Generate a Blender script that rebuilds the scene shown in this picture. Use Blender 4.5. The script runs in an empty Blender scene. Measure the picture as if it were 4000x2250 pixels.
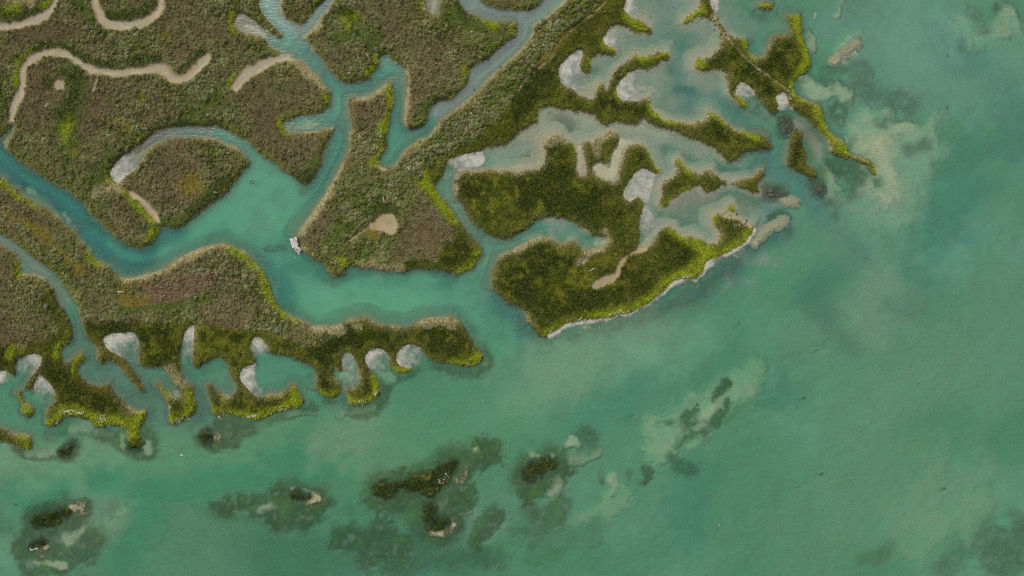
import bpy, bmesh, math
import numpy as np
from mathutils import Vector, Matrix
EXPOSURE = 0.27
SILT_A = np.array((.068, .240, .135), np.float32)   # green, open bay
SILT_B = np.array((.100, .285, .195), np.float32)   # bluer, milkier
SILT_C = np.array((.040, .235, .165), np.float32)   # creeks
SILT_L = np.array((.195, .320, .262), np.float32)   # grey lagoon
FOAM_A = np.array((.385, .370, .320), np.float32)
FOAM_B = np.array((.265, .305, .270), np.float32)
FOAM_C = np.array((.46, .43, .36), np.float32)
BIGSHRUB = "A2 1490,440 B2 1080,140 1000,110 1110,110 1060,150 1100,100 1030,60 1470,230 1500,170 1570,160 1600,80 1670,60 1740,90 1020,370 1120,380 1200,370 960,420 1780,660 1830,730 1900,860 1960,850 1870,960 1910,1000 720,550 810,400 830,730 760,720 A1 840,930 1200,950 1150,1000 1000,1000 1430,900 1350,880 60,850 60,880 1150,350 1250,350 950,450 1730,900 1800,950 B1 1120,420 1150,450 1650,400 1900,280 1950,300 2100,270 2290,320 1580,430 1650,470 1500,430 1600,700 1980,700 1850,650 1050,520 900,450 C1 400,380 600,180 660,140 480,280 700,100 200,550 120,650 300,480 A2 280,690 180,640 520,800 650,1030 750,1120 850,1180 A3 950,200 850,280 500,200"
# ---------------------------------------------------------------- traced outlines
# every outline is a run of map points; a token such as "B2" picks the map square the next points are measured in
LAND = [
("broad grey-brown marsh with two dry sandy creek beds, reaching the upper left corner", """
A1 -1500,-1400 1900,-1400 B1 0,-1400 10,-200 20,0 30,25 60,130 130,220 210,300 245,345 235,375 150,325 60,260 0,220
A1 2576,215 2500,172 2450,140 2395,125 2345,180 2335,240 2380,300 2450,330 2540,345
B1 10,350 70,370 120,420 160,480 250,515 245,545 290,545 350,550 360,600 440,615 500,660 560,720 640,790 700,870 745,950 745,1020 700,1080 650,1140
540,1140 420,1150 310,1195 265,1240 285,1300 350,1345 500,1335 640,1318 755,1290 768,1305 750,1350 720,1448
B2 710,0 690,60 660,130 640,220 590,310 550,380 490,420 455,415 380,330 300,270 220,220 130,140 60,100 0,65
A2 2576,48 2540,22 A1 2520,1440 2470,1410 2380,1350 2250,1285 2150,1270 2050,1262 1900,1265 1750,1278 1620,1290 1500,1350 1400,1448
A2 1330,50 1230,130 1150,200 1105,260 1110,320 1150,375 1180,395 1230,350 1330,270 1400,210 1440,150 1470,90 1495,40
A1 1570,1448 1640,1412 1750,1388 1900,1374 2050,1380 2180,1405 A2 2250,0 2350,30 2430,90 2480,160 2498,200 2440,260 2380,320 2330,400 2290,460 2230,510 2150,570 2080,630 2000,680 1950,730 1880,780 1830,820 1740,850 1650,830 1620,815 1605,850 1580,900 1530,960 1470,1010 1400,1030 1330,1020 1250,990 1180,950 1120,890 1050,830 990,770 930,720 860,630 780,550 700,480 620,420 520,380 420,320 340,270 240,200 150,140 90,90 50,40
A1 50,1448 75,1405 120,1330 135,1260 110,1230 75,1290 50,1340 0,1375 -400,1560 -1500,1600"""),
("small marsh point hanging down between two creeks at the top edge", """
B1 200,-1400 235,-200 245,0 250,80 290,160 340,210 400,240 470,240 520,190 560,110 610,60 680,0 800,-150 1500,-1400"""),
("wide grey-brown marsh island with a long lobe pointing down, at the top edge", """
B1 1600,-1400 900,-150 780,0 740,60 700,120 650,180 590,260 530,320 460,380 520,385 550,430 590,490 630,560 680,610 740,690 800,750 850,800 920,830 1000,830 1070,810 1140,765 1160,735 1200,690 1230,640 1230,580 1260,550 1320,540 1370,590 1420,620 1480,660 1515,720 1530,800 1520,900 1510,1000 1500,1100 1495,1200 1520,1270 1580,1290 1640,1270 1690,1230 1720,1160 1770,1060 1830,1010 1920,1000 2000,960 2040,920 2090,880 2115,820 2130,740 2170,670 2240,620 2330,580 2400,510 2470,450 2540,400
C1 0,375 20,345 35,290 32,235 0,213 B1 2500,220 2400,220 2330,200 2260,185 2190,150 2120,120 2080,60 2030,0 1960,-200 1900,-300 1875,-100 1860,0 1845,100 1830,145 1790,150 1740,120 1710,80 1690,0 1680,-300 1650,-1400"""),
("small dark marsh islet cut by the top edge beside a wide creek bend", """
B1 2150,-1400 2200,-150 2260,0 2330,40 2420,70 2500,85 2576,86 C1 60,78 140,80 200,75 260,40 295,0 340,-200 400,-1400"""),
("long marsh ridge running from the top edge down to a broad triangular island", """
C1 700,-1400 620,-150 540,20 480,60 420,100 380,150 330,195 225,228 220,280 225,320 190,370 140,440 80,520 0,590
B1 2500,660 2430,720 2350,790 2280,870 2200,950 2120,1030 2030,1090 1950,1130 1880,1190 1840,1260 1780,1330 1700,1390 1600,1448
B2 1530,40 1480,80 1460,130 1430,190 1380,230 1330,242 1280,225 1240,190 1250,120 1290,70 1305,20 1303,0
B1 1308,1400 1303,1330 1330,1250 1345,1150 1362,1080 1385,1000 1370,930 1360,870 1345,830 1290,840 1230,900 1150,950 1080,980 1000,990 945,1000 940,1050 950,1150 960,1250 950,1350 942,1448
B2 930,70 880,150 855,220 830,290 780,370 730,450 690,520 640,590 590,650 540,720 490,790 440,850 415,890 410,940 440,985 480,1050 530,1110 570,1150 630,1180 680,1210 710,1250 740,1300 790,1335 840,1335 880,1290 910,1240 960,1215 1020,1220 1090,1250 1180,1260 1280,1270 1390,1280 1500,1285 1580,1265 1660,1250 1740,1255 1800,1265 1870,1270 1930,1300 2000,1310 2060,1300 2120,1270 2170,1240 2220,1180 2260,1120 2267,1070 2230,1020 2180,960 2130,900 2080,840 2030,770 1990,690 1940,640 1890,580 1850,530 1810,470 1790,420 1810,370 1850,320 1870,260 1890,210 1920,150 1990,120 2080,100 2180,90 2290,70 2300,40 2350,30 2450,20 2540,0
C1 20,1390 60,1330 130,1290 180,1240 260,1220 245,1150 270,1100 330,1060 400,1055 460,1080 520,1090 570,1085 640,1130 720,1120 790,1140 840,1180 880,1230 930,1255 980,1230 1040,1210 1110,1220 1180,1240 1250,1255 1290,1200 1330,1180 1370,1220 1430,1250 1500,1290 1600,1310 1700,1330 1760,1370 1850,1400 1930,1425
C2 1950,5 2050,40 2110,100 2160,160 2220,165 2280,140 2320,80 2380,55 2450,60 2540,55 D2 10,40 25,20 10,-10
C1 2560,1400 2500,1360 2400,1340 2300,1310 2220,1290 2150,1230 2090,1180 2040,1140 1975,1095 1965,1130 1975,1180 1900,1220 1830,1245 1750,1240 1680,1220 1600,1210 1530,1200 1470,1150 1410,1070 1385,1020 1390,990 1360,975 1320,1000 1250,1020 1180,1010 1100,990 1060,940 1050,870 1090,810 1140,750 1210,700 1280,685 1350,685 1430,650 1500,610 1570,580 1597,540 1570,505 1520,520 1450,540 1380,560 1320,565 1250,545 1210,570 1160,620 1090,660 1030,720 1010,790 980,850 960,915 925,905 905,830 880,830 850,880 865,915 840,980 800,1000 740,980 690,960 640,910 590,880 530,860 495,800 470,730 480,670 520,620 560,570 610,530 660,495 710,500 715,560 680,620 680,690 740,740 775,725 790,660 800,590 840,550 870,530 900,545 960,540 1010,555 1045,540 1050,510 1010,480 960,460 930,430 915,380 930,330 980,270 1040,250 1110,250 1180,290 1230,315 1310,325 1390,320 1400,300 1370,270 1310,220 1260,190 1200,160 1140,110 1125,70 1150,20 1165,0 1250,-1400"""),
("narrow grassy spit with a pale track at its end, cut by the top edge", """
C1 1800,-1400 1870,-100 1880,0 1890,60 1850,110 1790,150 1720,200 1715,240 1760,240 1820,200 1870,160 1930,158 1960,180 1995,195 2040,180 2060,160 2050,120 2030,80 2000,30 1990,0 1990,-200 2100,-1400"""),
("low pale gravel neck joining the grassy spit to the hooked island", """
C1 1985,175 2010,140 2050,135 2090,190 2130,260 2165,330 2195,380 2160,400 2130,350 2090,290 2040,230"""),
("hooked grass island with a lime-green seaward edge and a narrow track along it", """
C1 2160,345 2210,345 2240,370 2330,380 2370,410 2360,460 2370,500 2400,545 2450,580 2510,580 2550,560 D1 0,500 30,440 60,380 75,350 150,355 220,350 240,290 235,220 200,170 190,140 240,135 310,150 345,190 345,250 340,320 360,400 390,470 420,540 440,610 410,680 350,730 300,780 270,830 270,900 310,960 350,990 420,1030 490,1050 540,1090 555,1160 570,1230 610,1310 660,1370 720,1410 780,1448
D2 800,60 840,130 780,130 690,100 640,80 630,0 D1 600,1390 540,1310 480,1250 400,1180 320,1130 280,1105 250,1080 220,1030 200,980 185,930 140,925 90,945 80,980 95,1040 105,1110 50,1140 20,1110
C1 2576,1075 2510,1010 2460,960 2430,900 2390,860 2340,820 2290,820 2260,870 2250,930 2290,960 2340,1000 2365,1050 2330,1080 2290,1050 2240,990 2180,940 2170,860 2160,780 2150,740 2100,700 2030,700 1960,710 1890,715 1850,680 1845,610 1870,580 1930,590 2000,570 2060,510 2110,470 2105,400"""),
("last lime-green tuft of grass beyond the tip of the hooked island", """
D2 835,120 900,120 950,150 1010,165 1060,210 1100,270 1112,310 1080,305 1030,230 980,195 920,160 850,140"""),
("thin dark grass islet lying along the inside of the hooked island", """
D1 260,1290 300,1290 350,1340 355,1400 345,1448 D2 370,60 375,140 400,200 450,250 490,290 500,330 450,340 390,300 300,260 220,230 200,180 210,100 230,0 D1 245,1340"""),
("small lime-green islet near the top edge in the shallow lagoon", """
C1 2480,50 2530,12 2576,18 D1 0,20 40,30 45,70 10,90 C1 2520,82"""),
("large dark olive grass island with deep side creeks and a bright lower shore", """
B2 1985,450 1990,400 2010,340 2040,280 2080,265 2180,270 2300,265 2420,260 2576,262
C2 40,290 100,260 200,265 290,240 330,180 332,80 315,0 C1 310,1448 330,1400 400,1360 490,1345 560,1400 610,1440 C2 632,40 640,100 640,200 650,280 690,320 755,310 740,220 725,100 705,10
C1 700,1435 760,1415 805,1425 850,1390 950,1345 1040,1310 1078,1340 1072,1420 C2 1040,20 1010,80 990,150 965,230 920,190 870,190 820,200 815,260 850,330 930,370 1000,380 1060,380 1070,300 1090,220 1110,120 1140,50 1180,10 1250,-5 1310,10 1380,60 1400,120 1430,200 1490,260 1490,290 1440,300 1400,280 1330,245 1260,265 1220,330 1180,390 1150,440 1120,490 1130,550 1190,580 1230,550 1270,530 1310,560 1320,620 1300,700 1290,770 1285,850 1280,930 1270,1000 1275,1045 1350,1035 1420,1000 1450,930 1470,870 1530,840 1600,840 1660,880 1710,930 1780,940 1870,940 1930,970 1980,1010 2060,1000 2100,950 2090,880 2060,830 2020,780 2010,720 2050,700 2090,700 2120,680 2180,680 2250,710 2330,770 2420,820 2450,850 2420,890 2400,930 2340,1000 2270,1050 2190,1090 2130,1110 2060,1150 1990,1180 1940,1220 1920,1290 1870,1330 1800,1370 1700,1365 1640,1380 1580,1420 1545,1448
C3 1500,60 1440,110 1370,160 1300,205 1200,240 1100,270 1000,290 900,315 800,335 700,340 600,340 530,370 470,420 410,460 340,490 280,480 240,440 190,380 160,300 130,230 80,175 0,160
B3 2540,150 2500,110 2440,60 2390,0 B2 2380,1380 2400,1280 2420,1190 2450,1130 2520,1100 C2 0,1080 60,1040 140,1000 200,960 280,940 370,935 430,970 490,1020 540,1000 600,970 650,990 690,1050 700,1080 800,1060 900,1050 960,1010 970,950 900,920 830,920 770,880 700,830 640,780 540,750 420,745 320,735 240,750 190,800 120,860 60,890 0,912
B2 2500,955 2420,940 2330,910 2260,850 2170,770 2120,680 2070,600 2010,520"""),
("ragged chain of grass hummocks between two shallow creeks", """
C2 1630,160 1680,140 1720,170 1740,210 1790,260 1850,310 1900,310 1960,270 2010,265 2060,310 2110,350 2190,380 2300,370 2400,350 2450,310 2500,270 2530,265 2540,300 2490,340 2480,420 2515,490 2480,500 2410,490 2350,450 2280,410 2200,405 2110,430 2050,470 1990,490 1930,480 1910,420 1870,400 1820,430 1760,480 1680,510 1620,540 1590,570 1570,610 1530,640 1490,620 1490,570 1510,500 1500,420 1540,370 1600,340 1650,300 1670,250 1640,200"""),
("tiny lime-green islet above the pale shell bank", """
C2 2170,640 2210,600 2240,620 2272,670 2200,682"""),
("long marsh bank with scalloped foamy bays along its lower shore", """
A2 -1500,-100 -500,120 0,340 60,390 130,450 210,520 270,570 340,610 420,645 500,680 560,740 620,800 690,850 740,900 770,960 830,1010 860,1060 900,1110 950,1160 1020,1210 1100,1250 1160,1300 1210,1340 1280,1365 1400,1340 1500,1310 1600,1280 1680,1240 1740,1190 1820,1140 1900,1100 2000,1070 2100,1040 2200,1020 2280,1015 2350,1040 2430,1080 2490,1130 2540,1180
B2 0,1225 60,1290 100,1350 130,1400 B3 130,0 150,60 180,130 230,200 300,270 380,310 450,340 520,380 600,400 680,400 780,390 860,360 960,330 1040,305 1110,300 1170,340 1260,380 1360,390 1460,410 1540,400 1610,370 1680,330 1760,310 1860,305 1960,310 2040,340 2090,400 2140,470 2190,550 2240,630 2280,690 2260,740 2200,780 2100,785 2000,770 1900,750 1800,730 1715,700 1690,640 1640,595 1570,568 1510,575 1450,610 1415,670 1405,730 1430,780 1500,805 1555,812 1540,835 1480,855 1410,845 1370,810 1355,760 1350,690 1310,650 1240,620 1190,610 1130,640 1095,690 1100,750 1130,810 1160,840 1180,870 1220,930 1245,1000 1240,1060 1200,1110 1150,1150 1080,1180 1000,1185 950,1160 915,1110 905,1060 925,1015 1000,1005 1060,960 1060,880 1020,790 990,720 960,670 920,640 880,660 855,710 860,770 880,830 840,840 800,815 765,830 760,880 790,930 825,970 835,1010 830,1060 790,1090 740,1110 680,1080 630,1050 610,990 620,920 610,860 580,800 520,760 440,740 360,700 280,670 200,655 150,650 110,600 80,540 40,505 0,500
A3 2560,507 2520,540 2510,600 2540,680 2555,740 2540,780 2480,790 2420,820 2400,880 2420,940 2470,1000 2520,1050 B3 0,1100 50,1110 110,1085 160,1075 240,1090 300,1040 340,985 380,990 420,1040 450,1090 465,1150 440,1200 360,1220 280,1230 200,1250 120,1275 60,1310 0,1340
A3 2540,1335 2490,1330 2420,1300 2330,1260 2240,1275 2165,1290 2130,1230 2120,1150 2090,1060 2085,990 2110,972 2145,1020 2190,1070 2260,1110 2340,1095 2378,1030 2370,950 2320,870 2290,790 2260,720 2200,685 2140,690 2080,730 2020,780 1960,800 1940,770 1930,690 1935,600 1945,480 1960,400 1940,360 1890,390 1850,450 1830,530 1815,620 1790,720 1797,790 1815,850 1830,920 1880,970 1930,1010 1945,1080 1950,1160 1950,1230 1910,1290 1850,1330 1780,1370 1710,1380 1690,1350 1690,1280 1700,1200 1670,1120 1630,1060 1590,1010 1560,978 1600,975 1640,1030 1680,1070 1730,1110 1790,1125 1830,1085 1800,1020 1740,975 1710,925 1690,870 1650,810 1580,790 1500,790 1430,790 1390,770 1395,690 1402,600 1380,520 1340,455 1270,450 1210,465 1130,460 1060,480 1025,520 1040,580 1080,630 1150,660 1195,690 1260,750 1310,820 1370,900 1410,970 1435,1040 1405,1048 1345,980 1290,900 1240,810 1190,760 1130,730 1070,730 1000,765 985,700 980,640 960,580 900,520 850,470 835,400 810,280 780,200 740,120 690,40 660,0
A2 640,1430 600,1370 540,1300 460,1230 380,1170 300,1110 220,1050 130,980 60,930 0,900 -500,700 -1500,500"""),
("left-hand marsh with a lime-green lower shore flecked with white", """
A2 -1500,700 -500,850 0,1030 60,1055 130,1095 170,1150 190,1230 205,1310 260,1310 340,1310 410,1340 450,1390 490,1448
A3 510,0 530,70 560,140 610,190 650,260 670,330 700,400 705,460 690,530 640,580 600,640 610,720 650,770 700,758 730,715 770,672 820,668 832,710 790,755 770,800 780,860 820,920 880,970 960,1000 1050,982 1080,960 1100,1010 1150,1080 1210,1140 1260,1190 1310,1230 1400,1250 1440,1240 1455,1280 1430,1350 1405,1410 1390,1448 A4 1400,30 1425,90 1390,170 1330,150 1280,100 1270,30 A3 1285,1448 1250,1420 1160,1375 1080,1375 990,1410 930,1385 905,1335 850,1310 760,1290 660,1290 600,1340 540,1390 470,1400 458,1370 460,1300 465,1230 510,1180 545,1120 545,1050 510,990 440,930 400,885 372,885 345,930 340,1000 330,1032 260,1020 240,1005 300,920 350,860 390,780 415,700 360,670 290,670 220,690 160,740 130,790 145,860 130,885 100,870 50,845 0,840 -500,900 -1500,900"""),
("slim lime-green islet in the bay by the left edge", """
A3 150,1058 190,1040 215,1090 230,1150 280,1190 330,1240 322,1280 270,1290 230,1270 210,1200 170,1120"""),
("lime and olive islet cut by the left edge", """
A3 -700,1380 0,1415 60,1440 A4 70,8 150,25 230,35 285,50 300,100 300,170 250,180 180,160 110,120 0,80 -700,0"""),
]
# bare mud, sand and dry creek beds on the land: (kind, width or None for an outline, points)
MUD = [
("creek_bed","dry sandy creek bed curving in from the upper left corner",95,"A1 560,-300 555,0 540,50 480,110 400,170 300,215 200,245 80,258 -100,262 -1000,262"),
("creek_bed","dry U-shaped sandy creek bed looping down from the top edge",90,"A1 930,-700 930,-50 950,50 990,120 1020,180 1080,225 1180,250 1290,245 1400,225 1480,190 1560,130 1600,70 1615,0 1620,-700"),
("creek_bed","long winding sandy creek bed ending in a hooked prong",92,"A1 110,1200 120,1100 150,1000 210,920 215,820 210,740 240,660 310,590 400,530 520,505 620,515 710,560 780,620 850,670 950,700 1060,715 1180,725 1300,715 1420,705 1530,690 1600,670 1650,700 1700,770 1760,800 1860,790 1940,730 2010,650 2080,565"),
("creek_bed","short sandy creek bed opening onto the main channel",110,"A1 2370,870 2430,800 2500,720 B1 10,680 60,640 150,605 250,575 320,560"),
("creek_bed","narrow side gully between scrub, leaving the winding creek bed",24,"A1 985,730 970,790 945,860 925,920"),
("mud_pan","round pale mud pan ringed by dark scrub and painted hollow shade",None,"A1 520,840 545,800 590,790 640,810 655,850 640,890 590,905 540,890"),
("creek_bed","tan dried creek bed beside the scrubby oval island",None,"A2 1265,480 1300,455 1360,475 1420,510 1480,560 1530,620 1590,680 1610,740 1610,800 1570,790 1520,740 1470,680 1420,620 1360,570 1300,540"),
("mud_pan","round bare sandy pan in the middle of the triangular island",None,"B2 1110,815 1180,760 1250,705 1320,680 1380,700 1420,760 1435,830 1410,890 1350,915 1280,890 1220,870 1150,865"),
("footpath","faint footpath leading up to the bare sandy pan",28,"B2 1100,850 1040,890 980,930 930,975 870,990"),
("creek_bed","small dried mud bed between two grass prongs",None,"C2 645,30 700,20 720,110 735,220 755,300 720,325 680,315 655,270 645,180"),
("creek_bed","pale hook-shaped mud bed on the big grass island",None,"C2 820,205 870,190 920,195 965,232 990,150 1020,80 1050,10 C1 1080,1420 1140,1440 C2 1165,10 1135,50 1110,120 1090,220 1070,300 1055,375 1000,375 930,365 850,330 815,270"),
("footpath","bent sandy creek head running down through the dark grass",62,"C2 1330,1050 1230,1075 1140,1130 1095,1190 1080,1260 1060,1310 980,1345 880,1390 845,1425"),
("mud_pan","small pale bare spot on the big grass island",40,"C2 715,1185 735,1165"),
("shell_bank","pale shell bank dotted with dark stones at the right tip of the grass island",None,"C2 2090,695 2130,680 2200,690 2280,720 2350,765 2430,815 2460,850 2400,850 2320,810 2270,765 2200,760 2130,750"),
("footpath","yellowish trodden line between the grey scrub and green grass",14,"C1 935,10 860,90 800,145 700,200 640,250 540,340 470,420 430,480 400,550 340,620 250,690 180,750 130,790 90,850 60,915"),
("footpath","narrow straight track along the hooked island",16,"C1 2010,130 2100,270 2170,380 2220,440 2290,510 2380,610 2480,690 2576,755 D1 60,800 130,850 200,905 250,950"),
("sand_spit","low sand spit beside the little inlet of the main channel",None,"B1 350,1345 500,1335 640,1318 755,1290 740,1270 640,1235 550,1240 520,1290 440,1325"),
("creek_bed","small beach at the blind end of the middle creek",None,"B2 1180,195 1245,205 1290,235 1340,250 1300,275 1230,250 1170,220"),
]
# grey-brown scrub covers these areas; the rest of the land carries grass
SCRUB = ["""A1 -1500,-1400 1900,-1400 B1 1600,-1400 C1 930,-1400 930,0 860,90 800,150 640,250 530,345 430,440 400,550 290,660 150,780 60,910 0,965
B1 2500,1100 2400,1200 2250,1400 B2 2050,40 1850,100 1750,200 1680,330 1650,420 1750,530 1880,700 2000,870 2030,950 1900,980 1820,1060 1850,1180 1600,1200 1000,1180 700,1448 0,1448 A2 2576,1448 A3 2560,100 2400,420 2200,400 2000,310 1800,350 1500,340 1000,350 860,330 700,100 660,0 A2 600,1448 A3 400,0 450,200 590,350 560,520 300,570 0,600 -1500,600""",
"A3 2100,-100 B3 60,-40 90,60 160,160 240,250 340,310 470,370 570,430 700,440 850,420 1080,330 1100,390 900,445 800,480 650,600 400,570 200,430 0,400 A3 2300,420 2000,250"]
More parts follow.
